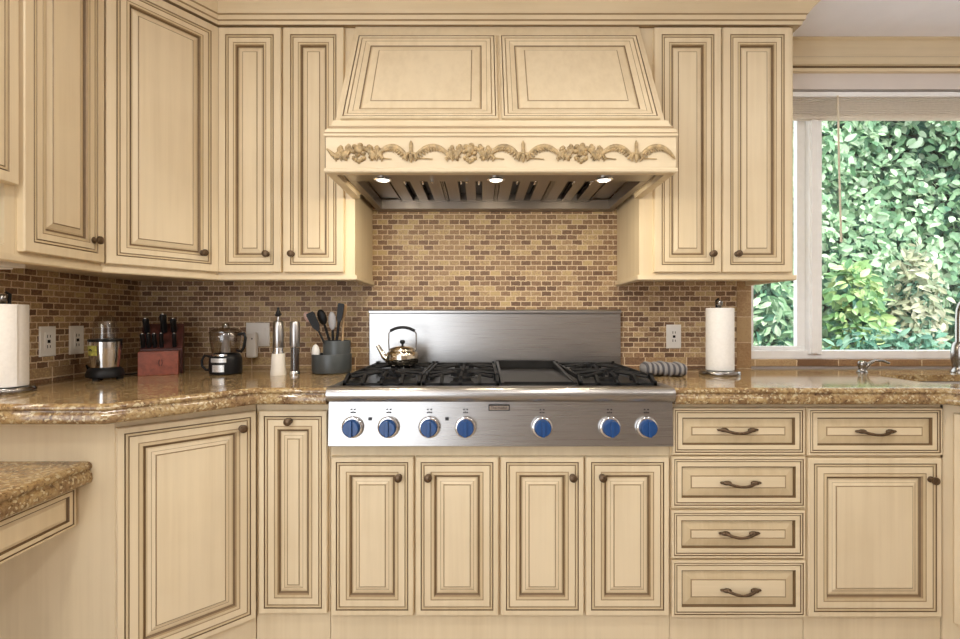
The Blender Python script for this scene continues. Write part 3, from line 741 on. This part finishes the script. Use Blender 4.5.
# nameplate
x0, x1, z0, z1 = PX(488.5, 1.742), PX(509.5, 1.742), PZ(410.5, 1.742), PZ(404.5, 1.742)
npl = MB(MP).box(x0, x1, z0, z1, -.002, .007, 0).box(x0+.003, x1-.003, z0+.003, z1-.003, .007, .0078, 1).build('nameplate', [INK, CHROME], r)
def letters(body, size, M, parent, mat, name='lettering', ext=.0004):
    cu = bpy.data.curves.new(name, 'FONT'); cu.body = body; cu.size = size; cu.align_x = 'CENTER'; cu.align_y = 'CENTER'; cu.extrude = ext
    tmp = bpy.data.objects.new('tmp_text', cu); C.objects.link(tmp)
    dg = bpy.context.evaluated_depsgraph_get(); me = bpy.data.meshes.new_from_object(tmp.evaluated_get(dg))
    bpy.data.objects.remove(tmp); bpy.data.curves.remove(cu)
    me.transform(M); me.transform(Matrix.Translation(-ORG[parent.name])); me.materials.clear(); me.materials.append(mat)
    o = bpy.data.objects.new(name, me); C.objects.link(o); o.parent = parent; ORG[o.name] = ORG[parent.name]
    return o
letters('Thermador', .0125, MP @ T((x0+x1)/2, (z0+z1)/2, .0080), npl, INK)

# ------------------------------------------------------------------ kettle
kx, ky, kz = PX(402.5, 2.17), 2.17, .9585
t = thing('kettle', 'shiny stainless kettle with a black arched grip on the rear left burner', 'kettle', (kx, ky, kz))
MB(T(kx, ky, kz)).lathe([(.050, 0), (.060, .003), (.0685, .012), (.071, .03), (.069, .052), (.064, .060), (.058, .064), (.052, .066)], n=36).build('kettle_body', KETTLE, t, smooth=50)
ld = MB(T(kx, ky, kz)).lathe([(.057, .062), (.057, .068), (.052, .076), (.035, .084), (.008, .088), (0, .088)], n=32).build('lid', KETTLE, t, smooth=50)
MB(T(kx, ky, kz)).lathe([(.005, .087), (.005, .094), (.011, .098), (.012, .106), (.008, .111), (0, .112)], n=16).build('lid_knob', BLACK, ld, smooth=50)
MB().tube([(kx-.058, ky, kz+.022), (kx-.082, ky, kz+.040), (kx-.098, ky, kz+.068), (kx-.110, ky, kz+.088)], [.017, .013, .010, .0085], 12).build('spout', KETTLE, t, smooth=50)
m = MB(); m.tube([(kx-.058, ky, kz+.058), (kx-.061, ky, kz+.10), (kx-.060, ky, kz+.140), (kx-.050, ky, kz+.154), (kx-.025, ky, kz+.164), (kx, ky, kz+.167), (kx+.025, ky, kz+.164), (kx+.050, ky, kz+.154), (kx+.060, ky, kz+.140), (kx+.061, ky, kz+.10), (kx+.058, ky, kz+.058)], .0032, 8)
m.build('handle_bow', SATIN, t, smooth=50)
MB().tube([(kx+.054*q, ky, kz+.151+.016*(1-q*q)) for q in [k/6-1 for k in range(13)]], .0068, 10).build('grip', BLACK, t, smooth=50)

# ------------------------------------------------------------------ towel
tx0, tx1, ty = .692, PX(686, 2.10), 2.12
m = MB(); rings = []
for k in range(61):
    q = k/60; x = tx0+(tx1-tx0)*q
    e = (1-abs(2*q-1)**6)**.5; rr = e*(1+.05*math.sin(2*PI*x/.021))
    ring = []
    for i in range(24):
        a = 2*PI*i/24; c_, s_ = math.cos(a), math.sin(a)
        yy = .062*rr*math.copysign(abs(c_)**.7, c_); zz = .029*rr*math.copysign(abs(s_)**.8, s_)*(1+.12*math.sin(3*x*30+c_))
        ring.append((x, ty+yy+.012*math.sin(q*5), CT+max(.001, .0285+zz)))
    rings.append(ring)
m.loft(rings)
tag(m.build('rolled_towel', TOWEL, smooth=60, origin=(tx0, ty, CT)), 'rolled grey striped kitchen towel on the worktop right of the range', 'towel')

# ------------------------------------------------------------------ paper towel holders
def paper_towel(x, y, r_, label1, label2, ang):
    t = thing('paper_towel_holder', label1, 'paper towel holder', (x, y, CT), 'paper towel holders')
    MB(T(x, y, CT)).lathe([(.082, 0), (.084, .004), (.084, .012), (.080, .018), (.03, .020), (0, .020)], n=36).build('base_plate', SATIN, t, smooth=40)
    MB(T(x, y, CT)).lathe([(.008, .018), (.008, .30), (.012, .305), (.013, .318), (.009, .325), (0, .326)], n=14).build('post', SATIN, t, smooth=50)
    c, s_ = math.cos(ang), math.sin(ang)
    MB().tube([(x+c*.016, y+s_*.016, CT+.285), (x+c*.018, y+s_*.018, CT+.325), (x+c*.006, y+s_*.006, CT+.332)], .005, 8).build('arm', BLACK, t, smooth=50)
    p = MB(T(x, y, CT+.021))
    p.lathe([(.022, .0), (r_, 0), (r_+.0005, .004), (r_+.0005, .266), (r_, .27), (.022, .27), (.021, .26), (.021, .01)], n=40)
    p.M = Matrix()
    a0 = -PI/2+.55
    pts = [((r_+.0008+.0035*k/6)*math.cos(a0+.12*k) + x, (r_+.0008+.0035*k/6)*math.sin(a0+.12*k) + y) for k in range(7)]
    ins = [((r_-.0005)*math.cos(a0+.12*k) + x, (r_-.0005)*math.sin(a0+.12*k) + y) for k in range(7)]
    for k in range(6): p.prism([ins[k], pts[k], pts[k+1], ins[k+1]], CT+.022, CT+.290)
    o = p.build('paper_towel_roll', PAPER, smooth=40, origin=(x, y, CT+.021))
    tag(o, label2, 'paper towels', 'paper towel rolls')
paper_towel(PX(719.5, 2.16), 2.16, .055, 'steel paper towel holder between the outlet and the window', 'white paper towel roll standing between the outlet and the window', 1.9)
paper_towel(PX(8, 1.60)-.045, 1.63, .064, 'steel paper towel holder at the left picture edge', 'white paper towel roll at the left picture edge', 1.2)

# ------------------------------------------------------------------ outlets
def outlet(M, label, wide=False):
    o = thing('wall_plate' if wide else 'electrical_outlet', label, 'switch plate' if wide else 'outlet', tuple(M.to_translation()), 'wall plates on the backsplash')
    hw = .0575 if wide else .036
    MB(M).loft([[(u, v, w) for u, v in inset(rect(-hw, hw, -.0585, .0585), a)] for a, w in ((0, 0), (0, .003), (.003, .0055))]).build('cover_plate', WHITE, o)
    for c in ((-.023, .023) if wide else (0,)):
        i = MB(M).box(c-.0165, c+.0165, -.034, .034, .005, .0075).build('insert', WHITE, o, bevel=.001)
        q = MB(M)
        if wide: q.box(c-.012, c+.012, -.028, .028, .007, .0095)
        else:
            for v in (-.020, .020):
                q.box(c-.0075, c-.0045, v-.006, v+.006, .007, .0079); q.box(c+.0045, c+.0075, v-.005, v+.005, .007, .0079)
            q.box(c-.006, c+.006, -.006, .006, .007, .0088)
        q.build('rocker' if wide else 'slots', WHITE if wide else BLACK, i)
    return o
outlet(T(PX(673.5, WY), WY, PZ(336.5, WY)) @ Matrix(((1,0,0,0),(0,0,-1,0),(0,1,0,0),(0,0,0,1))), 'white outlet right of the range behind the rolled towel')
outlet(T(PX(258, WY), WY, PZ(334.5, WY)) @ Matrix(((1,0,0,0),(0,0,-1,0),(0,1,0,0),(0,0,0,1))), 'wide white plate behind the pepper mill and food processor', True)
MLW = Matrix(((0,0,1,0),(1,0,0,0),(0,1,0,0),(0,0,0,1)))
for px, lab in ((47, 'white outlet on the left wall nearest the paper towel roll'), (76, 'white outlet on the left wall just behind the blender')):
    d_ = -WX*F/(480-px)
    outlet(T(WX, d_, 1.075) @ MLW, lab)
ax, az = PX(251, 2.39), PZ(345, 2.40)
a_ = thing('plug_in_adapter', 'white adapter plugged into the wide plate beside the food processor', 'adapter', (ax, 2.40, az-.06))
MB().box(ax-.024, ax+.024, 2.385, WY-.0105, az-.062, az+.062).build('adapter_body', WHITE, a_, bevel=.008)
MB().box(ax+.004, ax+.010, 2.383, 2.386, az+.028, az+.034).build('indicator', BLACK, a_)

# ------------------------------------------------------------------ blender
bx, by = PX(101.5, 1.97), 1.99
t = thing('blender', 'small personal blender with a clear dome cup beside the left wall outlets', 'blender', (bx, by, CT))
MB(T(bx, by, CT)).lathe([(.054, .008), (.064, .012), (.066, .022), (.059, .040), (.047, .052)], n=32).build('motor_base', BLACK, t, smooth=50)
for k in range(3):
    a = -PI/2+k*2*PI/3
    MB(T(bx+.048*math.cos(a), by+.048*math.sin(a), CT)).lathe([(.012, 0), (.013, .012), (0, .013)], n=12).build('foot', BLACK, t, smooth=50)
MB(T(bx, by, CT)).lathe([(.048, .046), (.050, .07), (.0545, .12), (.0565, .152), (.054, .154)], n=36).build('steel_body', CHROME, t, smooth=50)
MB(T(bx, by, CT)).lathe([(.0565, .1535), (.058, .157), (.057, .162), (.042, .164)], n=32).build('collar', BLACK, t, smooth=50)
MB(T(bx, by, CT)).lathe([(.042, .163), (.041, .20), (.039, .23), (.031, .250), (.016, .259), (0, .260)], n=32).build('clear_cup', CLEAR, t, smooth=60)
m = MB(); ring = []
for z, rr in ((.098, .0533), (.118, .0551), (.138, .0566)):
    ring.append([(bx+(rr)*math.cos(a), by+(rr)*math.sin(a), CT+z) for a in [-PI/2-.75+.09*k for k in range(11)]])
fs = []; vs = [p for q in ring for p in q]
vs += [(bx+(p[0]-bx)*1.012, by+(p[1]-by)*1.012, p[2]) for p in vs]
for k in range(2):
    for i in range(10): fs.append((33+k*11+i, 33+k*11+i+1, 33+(k+1)*11+i+1, 33+(k+1)*11+i))
m.add(vs, fs); st = m.build('sticker', STICKER, t)
m = MB(); a = -PI/2-.33
m.tube([(bx+.0574*math.cos(a-.12), by+.0574*math.sin(a-.12), CT+.118), (bx+.0576*math.cos(a), by+.0576*math.sin(a), CT+.124), (bx+.0574*math.cos(a+.14), by+.0574*math.sin(a+.14), CT+.117)], .0018, 6)
m.build('printed_mark', INK, st)
MB().tube([(bx-.06, by+.03, CT+.02), (bx-.09, by+.03, CT+.03), (bx-.115, by+.05, CT+.05), (bx-.125, by+.09, CT+.025), (bx-.10, by+.11, CT+.0045), (bx-.04, by+.12, CT+.0045), (bx+.02, by+.16, CT+.0045), (bx+.09, by+.17, CT+.005)], .004, 8).build('cord', BLACK, t, smooth=60)

# ------------------------------------------------------------------ knife block and knives
MK = T(PX(159, 2.13), 2.125, 0) @ Matrix.Rotation(math.radians(27), 4, 'Z')
t = thing('knife_block', 'cherry red wooden knife block in the corner of the worktop', 'knife block', tuple(MK @ Vector((0, .09, CT))))
k0, k1 = -.074, .074
MB(MK).box(k0, k1, 0, .055, CT, CT+.103).build('front_box', REDWOOD, t, bevel=.002)
MB(MK).prism_x([(.0555, CT), (.165, CT), (.165, CT+.20), (.130, CT+.222), (.0555, CT+.110)], k0+.002, k1+.012).build('slotted_block', DARKRED, t, bevel=.002)
em = MB(MK); ex, ez = .008, CT+.055
for s_ in (-1, 1):
    em.tube([(ex+s_*.003, -.0005, ez-.015), (ex+s_*.007, -.0005, ez-.002), (ex+s_*.004, -.0005, ez+.013)], .002, 6)
em.build('emblem', DARKRED, t)
def knife(x, y, z, L, rr, label, lean=0, group='knives in the knife block'):
    R3 = MK.to_3x3(); d = (R3 @ Vector((lean, -.40, .917))).normalized(); p = MK @ Vector((x, y, z))
    o = thing('knife', label, 'knife', tuple(p), group)
    MB().tube([tuple(p-d*.03), tuple(p+d*.004)], [rr*.45, rr*.45], 8, flat=.4).build('blade', CHROME, o)
    MB().tube([tuple(p+d*.002), tuple(p+d*.01)], rr*.95, 10, flat=1.2).build('bolster', BLACK, o, smooth=50)
    MB().tube([tuple(p+d*q*L) for q in (.08, .3, .6, .88, 1.0)], [rr*.85, rr, rr*.9, rr*1.05, rr*.7], 10, flat=1.3).build('handle', BLACK, o, smooth=50)
    e = p+d*L; MB().ball(tuple(e), (rr*.62, rr*.62, rr*.5), 8, 5).build('end_cap', CHROME, o, smooth=60)
for u, lab in ((-.062, 'short steak knife, leftmost of the front row in the knife block'), (-.040, 'short steak knife, second from left in the front row of the knife block'), (-.019, 'short steak knife, third from left in the front row of the knife block'), (.006, 'short steak knife, fourth from left in the front row of the knife block'), (.055, 'short steak knife standing alone at the right of the knife block front row')):
    knife(u, .064, CT+.118, .068, .0085, lab)
knife(-.052, .108, CT+.18, .072, .0115, 'long black-handled knife at the top left of the knife block', -.06)
knife(.012, .110, CT+.183, .090, .0125, 'tallest black-handled knife at the top middle of the knife block', -.04)
knife(.050, .110, CT+.183, .068, .0115, 'black-handled knife at the top right of the knife block', -.05)

# ------------------------------------------------------------------ food processor
px_, py_ = PX(223.5, 2.17), 2.19
t = thing('food_processor', 'small food processor with a smoky bowl right of the knife block', 'food processor', (px_, py_, CT))
MB(T(px_, py_, CT)).lathe([(.060, 0), (.066, .004), (.068, .03), (.066, .07), (.060, .086), (.050, .092)], n=36).build('motor_base', BLACK, t, smooth=50)
def band(z0, z1, rr, half, mat, name, lab=None):
    m = MB(); n = 13; vs = []
    for z in (z0, z1):
        for s_ in (0, .0022):
            for k in range(n): a = -PI/2-half+2*half*k/(n-1); vs.append((px_+(rr+s_)*math.cos(a), py_+(rr+s_)*math.sin(a), CT+z))
    fs = [(n+i, n+i+1, 3*n+i+1, 3*n+i) for i in range(n-1)]
    fs += [(2*n+i, 2*n+i+1, 3*n+i+1, 3*n+i) for i in range(n-1)] + [(i, i+1, n+i+1, n+i) for i in range(n-1)]
    fs += [(0, n, 3*n, 2*n), (n-1, 2*n-1, 4*n-1, 3*n-1)]
    return m.add(vs, fs).build(name, mat, t)
band(.014, .044, .0672, .38, SILVERLABEL, 'lower_label'); band(.055, .073, .0672, .50, SILVERLABEL, 'control_strip')
band(.082, .090, .061, .55, CHROME, 'trim_band')
MB().tube([(px_-.060, py_-.01, CT+.075), (px_-.088, py_-.012, CT+.082), (px_-.100, py_-.012, CT+.06), (px_-.098, py_-.012, CT+.035), (px_-.082, py_-.010, CT+.018), (px_-.060, py_-.01, CT+.018)], .0055, 8).build('cord_loop', BLACK, t, smooth=60)
MB(T(px_, py_, CT)).lathe([(.050, .092), (.056, .096), (.064, .15), (.066, .182), (.064, .184)], n=36).build('bowl', SMOKE, t, smooth=50)
MB(T(px_, py_, CT)).lathe([(.0665, .182), (.067, .188), (.055, .198), (.03, .204), (.016, .206), (.015, .222), (.010, .226), (0, .226)], n=32).build('lid', SMOKE, t, smooth=50)
MB(T(px_, py_, CT)).lathe([(.020, .094), (.018, .12), (.013, .17), (.010, .18), (0, .18)], n=16).build('blade_hub', GREYS, t, smooth=50)
MB().tube([(px_+.060, py_-.01, CT+.175), (px_+.088, py_-.014, CT+.180), (px_+.094, py_-.014, CT+.16), (px_+.086, py_-.014, CT+.115), (px_+.074, py_-.012, CT+.100), (px_+.054, py_-.01, CT+.104)], .0065, 8).build('bowl_handle', BLACK, t, smooth=60)

# ------------------------------------------------------------------ mills
mx, my = PX(277.3, 2.13), 2.14
t = thing('salt_mill', 'tall mill with steel top, dark knob and white lower half', 'mill', (mx, my, CT), 'salt and pepper mills')
MB(T(mx, my, CT)).lathe([(.0325, 0), (.033, .006), (.029, .04), (.0265, .092), (.0255, .094)], n=28).build('lower_body', SALT, t, smooth=50)
MB(T(mx, my, CT)).lathe([(.024, .093), (.025, .098), (.021, .108), (.023, .117), (.0215, .120)], n=28).build('collar', CHROME, t, smooth=50)
MB(T(mx, my, CT)).lathe([(.0215, .119), (.0225, .122), (.0215, .228), (.019, .233), (.007, .236), (.006, .250), (.004, .256), (0, .257)], n=28).build('steel_top', STEEL, t, smooth=50)
MB(T(mx, my, CT)).tube([(-.012, 0, .258), (0, 0, .268), (.012, 0, .262)], .006, 8).lathe([(.006, .255), (.011, .262), (.009, .275), (.005, .282), (.006, .292), (0, .295)], n=14).build('knob', BLACK, t, smooth=50)
mx, my = PX(294, 2.15), 2.16
t = thing('pepper_mill', 'tall slim steel mill with a clear peppercorn chamber', 'mill', (mx, my, CT), 'salt and pepper mills')
MB(T(mx, my, CT)).lathe([(.0225, 0), (.023, .005), (.0215, .012), (.0205, .016)], n=28).build('foot_ring', CHROME, t, smooth=50)
MB(T(mx, my, CT)).lathe([(.0165, .014), (.0165, .118), (0, .12)], n=24).build('peppercorns', SMOKE_P, t, smooth=50)
MB(T(mx, my, CT)).lathe([(.0205, .014), (.0195, .06), (.020, .124)], n=28, cap0=False, cap1=False).build('chamber', CLEAR, t, smooth=50)
MB(T(mx, my, CT)).lathe([(.0205, .122), (.0215, .126), (.0212, .225), (.018, .232), (0, .233)], n=28).build('steel_top', STEEL, t, smooth=50)

# ------------------------------------------------------------------ utensil crock
ux, uy = PX(329.5, 2.20), 2.235
t = thing('utensil_caddy', 'dark grey stepped utensil caddy left of the range', 'utensil holder', (ux, uy, CT))
MB(T(ux, uy, CT)).lathe([(.078, 0), (.085, .004), (.087, .012), (.088, .082), (.0865, .086), (.083, .086), (.082, .078), (.080, .012), (0, .010)], n=40).build('outer_bowl', GREYC, t, smooth=40)
vx, vy = ux+.020, uy+.010
MB(T(vx, vy, CT)).lathe([(.052, .011), (.060, .02), (.061, .142), (.0595, .146), (.056, .146), (.055, .138), (.052, .02), (0, .015)], n=36).build('inner_cup', GREYC, t, smooth=40)
MB().box(vx-.002, vx+.002, vy-.055, vy+.055, CT+.016, CT+.140).build('divider', GREYC, t)
def utensil(name, label, base_, tip, mat_h, mat_b, head, rr=.0055):
    o = thing(name, label, 'utensil', tuple(base_), 'cooking utensils in the grey caddy')
    b_, e = Vector(base_), Vector(tip); d = (e-b_).normalized()
    MB().tube([tuple(b_), tuple(b_+(e-b_)*.5), tuple(e)], [rr*.9, rr, rr*.9], 8).build('handle', mat_h, o, smooth=60)
    hl, hw, ht, kind = head
    sx_ = Vector((d.z, 0, -d.x)).normalized(); m = MB(Matrix(((sx_.x, d.x, 0, e.x), (sx_.y, d.y, 1, e.y), (sx_.z, d.z, 0, e.z), (0, 0, 0, 1))))
    if kind == 'spoon':
        m.ball((0, hl/2, 0), (hw, hl/2, ht), 16, 10)
    else:
        poly = [(-hw*.35, -.004), (hw*.35, -.004), (hw*.9, hl*.25), (hw, hl*.9), (hw*.8, hl), (-hw*.8, hl), (-hw, hl*.9), (-hw*.9, hl*.25)]
        m.loft([[(x, y, -ht/2) for x, y in poly], [(x, y, ht/2) for x, y in poly]])
        if kind == 'slot':
            for q in (-.45, 0, .45): m.box(q*hw-.002, q*hw+.002, hl*.35, hl*.85, -ht/2-.0008, ht/2+.0008, 1)
    m.build('head', [mat_b, mat_b], o, smooth=60 if kind == 'spoon' else None, bevel=0 if kind == 'spoon' else .001)
b0 = CT+.022
def at(px, py, d): return (PX(px, d), d, PZ(py, d))
utensil('spatula', 'black slotted spatula leaning out to the left of the grey caddy', (vx+.006, vy-.02, b0), at(318, 330, 2.20), BLACK, BLACK, (.085, .019, .006, 'slot'))
utensil('wooden_spoon', 'wooden spoon leaning left with a pale pink head in the grey caddy', (vx+.024, vy-.004, b0), at(311, 322, 2.27), WOODL, PINK, (.055, .017, .010, 'spoon'))
utensil('serving_spoon', 'black serving spoon with a round head at the back of the grey caddy', (vx-.002, vy+.02, b0), at(324.5, 325, 2.26), BLACK, BLACK, (.075, .021, .010, 'spoon'), .0065)
utensil('serving_spoon', 'pale grey spoon standing in the middle of the grey caddy', (vx-.014, vy+.004, b0), at(332.5, 330, 2.24), BLACK, GREYS, (.085, .018, .010, 'spoon'), .0065)
utensil('spatula', 'tallest black spatula leaning right in the grey caddy', (vx-.012, vy-.015, b0), at(339, 322, 2.235), BLACK, BLACK, (.085, .015, .008, 'flat'), .0065)
utensil('wooden_spatula', 'wooden spatula behind the tallest black one in the grey caddy', (vx+.012, vy+.02, b0), at(343.5, 318, 2.275), WOODL, WOODL, (.065, .013, .006, 'flat'))
ex_, ey_ = ux-.062, uy-.035
m = MB(T(ex_, ey_, CT+.0605)); m.ball((0, 0, .035), (.018, .015, .035), 16, 10)
tag(m.build('egg_timer', WHITE, smooth=60, origin=(ex_, ey_, CT+.06)), 'rounded white gadget in the front left pocket of the grey caddy', 'gadget')

# ------------------------------------------------------------------ garden outside the window
tag(MB().box(-8, 14, 2.7, 14, -.25, -.15).build('ground', GROUND_BOUNCE), 'unseen garden ground made pale to bounce light indoors', None, None, 'structure')
def leaves(mb, pts, size, rnd, face=Vector((0, -1, .35)), spread=1.0, slim_=.42, droop=.25):
    for p in pts:
        n = (face+Vector((rnd.gauss(0, .55), rnd.gauss(0, .4), rnd.gauss(0, .5)))*spread).normalized()
        d = Vector((rnd.gauss(0, 1), rnd.gauss(0, .4), rnd.gauss(-.5, .8))); d = (d-n*d.dot(n)).normalized(); s_ = n.cross(d)
        L = size*rnd.uniform(.65, 1.3); W = L*slim_*rnd.uniform(.8, 1.2)
        p = Vector(p); vs = [tuple(p)]
        for u, w_ in ((.22, .8), (.5, 1.0), (.78, .62)):
            c = p+d*L*u-n*L*droop*u*u; vs += [tuple(c+s_*W/2*w_+n*L*.05), tuple(c), tuple(c-s_*W/2*w_+n*L*.05)]
        vs.append(tuple(p+d*L-n*L*droop))
        mb.add(vs, [(0, 1, 2), (0, 2, 3), (1, 4, 5, 2), (2, 5, 6, 3), (4, 7, 8, 5), (5, 8, 9, 6), (7, 10, 8), (8, 10, 9)])
def shrub(name, label, c, rad, n, size, mat, seed, inner=LEAF_SHADE, slim_=.42, face=Vector((0, -1, .35))):
    rnd = random.Random(seed); t = thing(name, label, 'shrub', (c[0], c[1], -.15), 'garden shrubs outside the window')
    def shell(lo, hi, cnt):
        out = []
        for _ in range(cnt):
            v = Vector((rnd.gauss(0, 1), -abs(rnd.gauss(0, 1)), rnd.gauss(0, 1))).normalized()
            k = rnd.uniform(lo, hi)*(1+.12*math.sin(7*v.x+seed)*math.cos(6*v.z))
            out.append((c[0]+v.x*rad[0]*k, c[1]+v.y*rad[1]*k, max(-.1, c[2]+v.z*rad[2]*k)))
        return out
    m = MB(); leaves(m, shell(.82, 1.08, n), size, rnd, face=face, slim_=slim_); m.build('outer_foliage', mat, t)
    m = MB(); leaves(m, shell(.45, .85, n), size*1.15, rnd, face=face, slim_=slim_); m.build('inner_foliage', inner, t)  # deeper leaves get a darker colour for the shade in the gaps
    m = MB()
    for k in range(7):
        a = rnd.uniform(-1, 1); b = rnd.uniform(-.3, .6)
        m.tube([(c[0]+a*.08, c[1], -.15), (c[0]+a*rad[0]*.3, c[1]-.1*b, c[2]-rad[2]*.3), (c[0]+a*rad[0]*.7, c[1]-rad[1]*.4, c[2]+rad[2]*b)], [.035, .024, .008], 7)
    m.build('stems', BARK, t)
    # solid core, coloured dark for the shade deep between the leaves
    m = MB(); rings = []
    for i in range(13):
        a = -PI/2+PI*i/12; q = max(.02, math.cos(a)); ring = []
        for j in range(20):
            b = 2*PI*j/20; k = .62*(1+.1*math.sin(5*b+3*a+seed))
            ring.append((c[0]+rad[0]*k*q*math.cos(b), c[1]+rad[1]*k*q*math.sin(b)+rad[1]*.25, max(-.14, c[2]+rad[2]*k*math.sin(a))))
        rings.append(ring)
    m.loft(rings); m.build('shade_core', LEAF_SHADE, t)
rnd = random.Random(5)
hd = thing('ivy_hedge', 'tall pale green leafy hedge filling the garden view behind the bushes', 'hedge', (4.0, 6.2, -.15))
def bump(x, z): return .16*math.sin(2.3*x+1.1*z)+.13*math.sin(3.1*z-1.7*x+1)+.07*math.sin(7*x+2*z)*math.sin(6*z)
def hedge_pts(n, y, sp):
    out = []
    for _ in range(n):
        x, z = rnd.uniform(2.1, 6.1), rnd.uniform(-.1, 4.1); out.append((x, y+bump(x, z)+rnd.uniform(-sp, sp), z))
    return out
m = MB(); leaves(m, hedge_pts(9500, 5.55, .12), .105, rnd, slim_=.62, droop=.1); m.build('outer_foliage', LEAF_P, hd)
m = MB(); leaves(m, hedge_pts(7000, 5.78, .10), .125, rnd, slim_=.62, droop=.1); m.build('inner_foliage', LEAF_T, hd)  # back layer coloured darker, as the shaded gaps of the hedge
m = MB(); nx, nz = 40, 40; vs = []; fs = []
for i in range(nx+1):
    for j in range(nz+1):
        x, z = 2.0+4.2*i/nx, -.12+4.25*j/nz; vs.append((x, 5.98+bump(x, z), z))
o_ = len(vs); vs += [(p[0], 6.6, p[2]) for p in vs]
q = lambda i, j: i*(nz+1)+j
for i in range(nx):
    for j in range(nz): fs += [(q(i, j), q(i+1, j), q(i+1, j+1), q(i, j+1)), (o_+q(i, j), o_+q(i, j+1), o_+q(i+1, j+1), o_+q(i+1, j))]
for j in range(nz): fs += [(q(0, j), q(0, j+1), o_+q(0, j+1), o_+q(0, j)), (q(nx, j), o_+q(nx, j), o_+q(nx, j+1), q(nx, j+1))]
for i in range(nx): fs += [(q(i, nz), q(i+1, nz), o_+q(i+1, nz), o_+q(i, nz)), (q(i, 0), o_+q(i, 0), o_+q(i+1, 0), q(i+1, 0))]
m.add(vs, fs); m.build('shade_core', LEAF_SHADE, hd)  # solid backing in a dark colour for the hedge's inner shade
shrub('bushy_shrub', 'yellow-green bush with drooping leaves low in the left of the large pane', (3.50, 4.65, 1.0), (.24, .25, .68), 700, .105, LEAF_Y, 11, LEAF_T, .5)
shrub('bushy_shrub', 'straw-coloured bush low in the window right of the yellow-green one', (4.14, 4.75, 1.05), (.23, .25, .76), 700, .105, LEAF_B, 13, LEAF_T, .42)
shrub('bushy_shrub', 'dark teal bush along the bottom of the window', (3.35, 3.98, .70), (.55, .14, .36), 520, .10, LEAF_T, 17, LEAF_SHADE, .36)
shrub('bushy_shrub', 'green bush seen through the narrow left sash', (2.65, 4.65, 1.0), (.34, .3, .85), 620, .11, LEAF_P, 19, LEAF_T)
shrub('bushy_shrub', 'green bush low behind the faucet', (4.80, 4.75, 1.0), (.22, .3, .75), 420, .12, LEAF_T, 23, LEAF_SHADE)

# ------------------------------------------------------------------ camera, light
cam = bpy.data.cameras.new('camera'); co = bpy.data.objects.new('camera', cam); C.objects.link(co)
co.location = (0, 0, ZC); co.rotation_euler = (PI/2, 0, 0); cam.sensor_width = 36; cam.lens = F/960*36; cam.clip_start = .02
SC.camera = co
w = bpy.data.worlds.new('sky'); SC.world = w; w.use_nodes = True
bg = w.node_tree.nodes['Background']; bg.inputs[0].default_value = (.92, .96, 1.0, 1); bg.inputs[1].default_value = 2.8
def light(name, kind, loc, power, col, size=.2, rot=(0, 0, 0), **kw):
    l = bpy.data.lights.new(name, kind); l.energy = power; l.color = col
    if kind == 'AREA': l.shape = 'DISK'; l.size = size
    o = bpy.data.objects.new(name, l); C.objects.link(o); o.location = loc; o.rotation_euler = rot
    for k, v in kw.items(): setattr(l, k, v)
    return o
sun = light('sun', 'SUN', (0, -5, 8), 5.0, (1, .95, .86), rot=(math.radians(32), 0, math.radians(18))); sun.data.angle = math.radians(.6)
for x, y in ((-.75, .75), (.55, .75), (1.9, .85), (-.75, -.6), (.55, -.6), (1.9, -.6)):  # unseen fill lamps added at the ceiling to brighten the room
    light('ceiling_fill', 'AREA', (x, y, CEILZ-.012), 6, (1, .94, .84), .16)
ul = light('under_cabinet_fill', 'AREA', (-1.48, 1.185, 1.3105), 1.1, (1, .90, .76), .6)  # fill added below the unlit strip to brighten the left tiles
ul.data.shape = 'RECTANGLE'; ul.data.size = .10; ul.data.size_y = .60
for px in (383, 496, 604):
    light('hood_lamp', 'AREA', ((px-480)/F*1.855, 1.855, 1.678), 1.6, (1, .86, .64), .05, rot=(math.radians(18), 0, 0))
vs = SC.view_settings; vs.view_transform = 'Standard'; vs.look = 'None'; vs.gamma = 1; vs.use_curve_mapping = False; vs.exposure = .53
SC.cycles.max_bounces = 8; SC.cycles.diffuse_bounces = 5; SC.cycles.transparent_max_bounces = 16
SC.cycles.use_denoising = True; SC.cycles.sample_clamp_indirect = 6; SC.cycles.caustics_reflective = False; SC.cycles.caustics_refractive = False
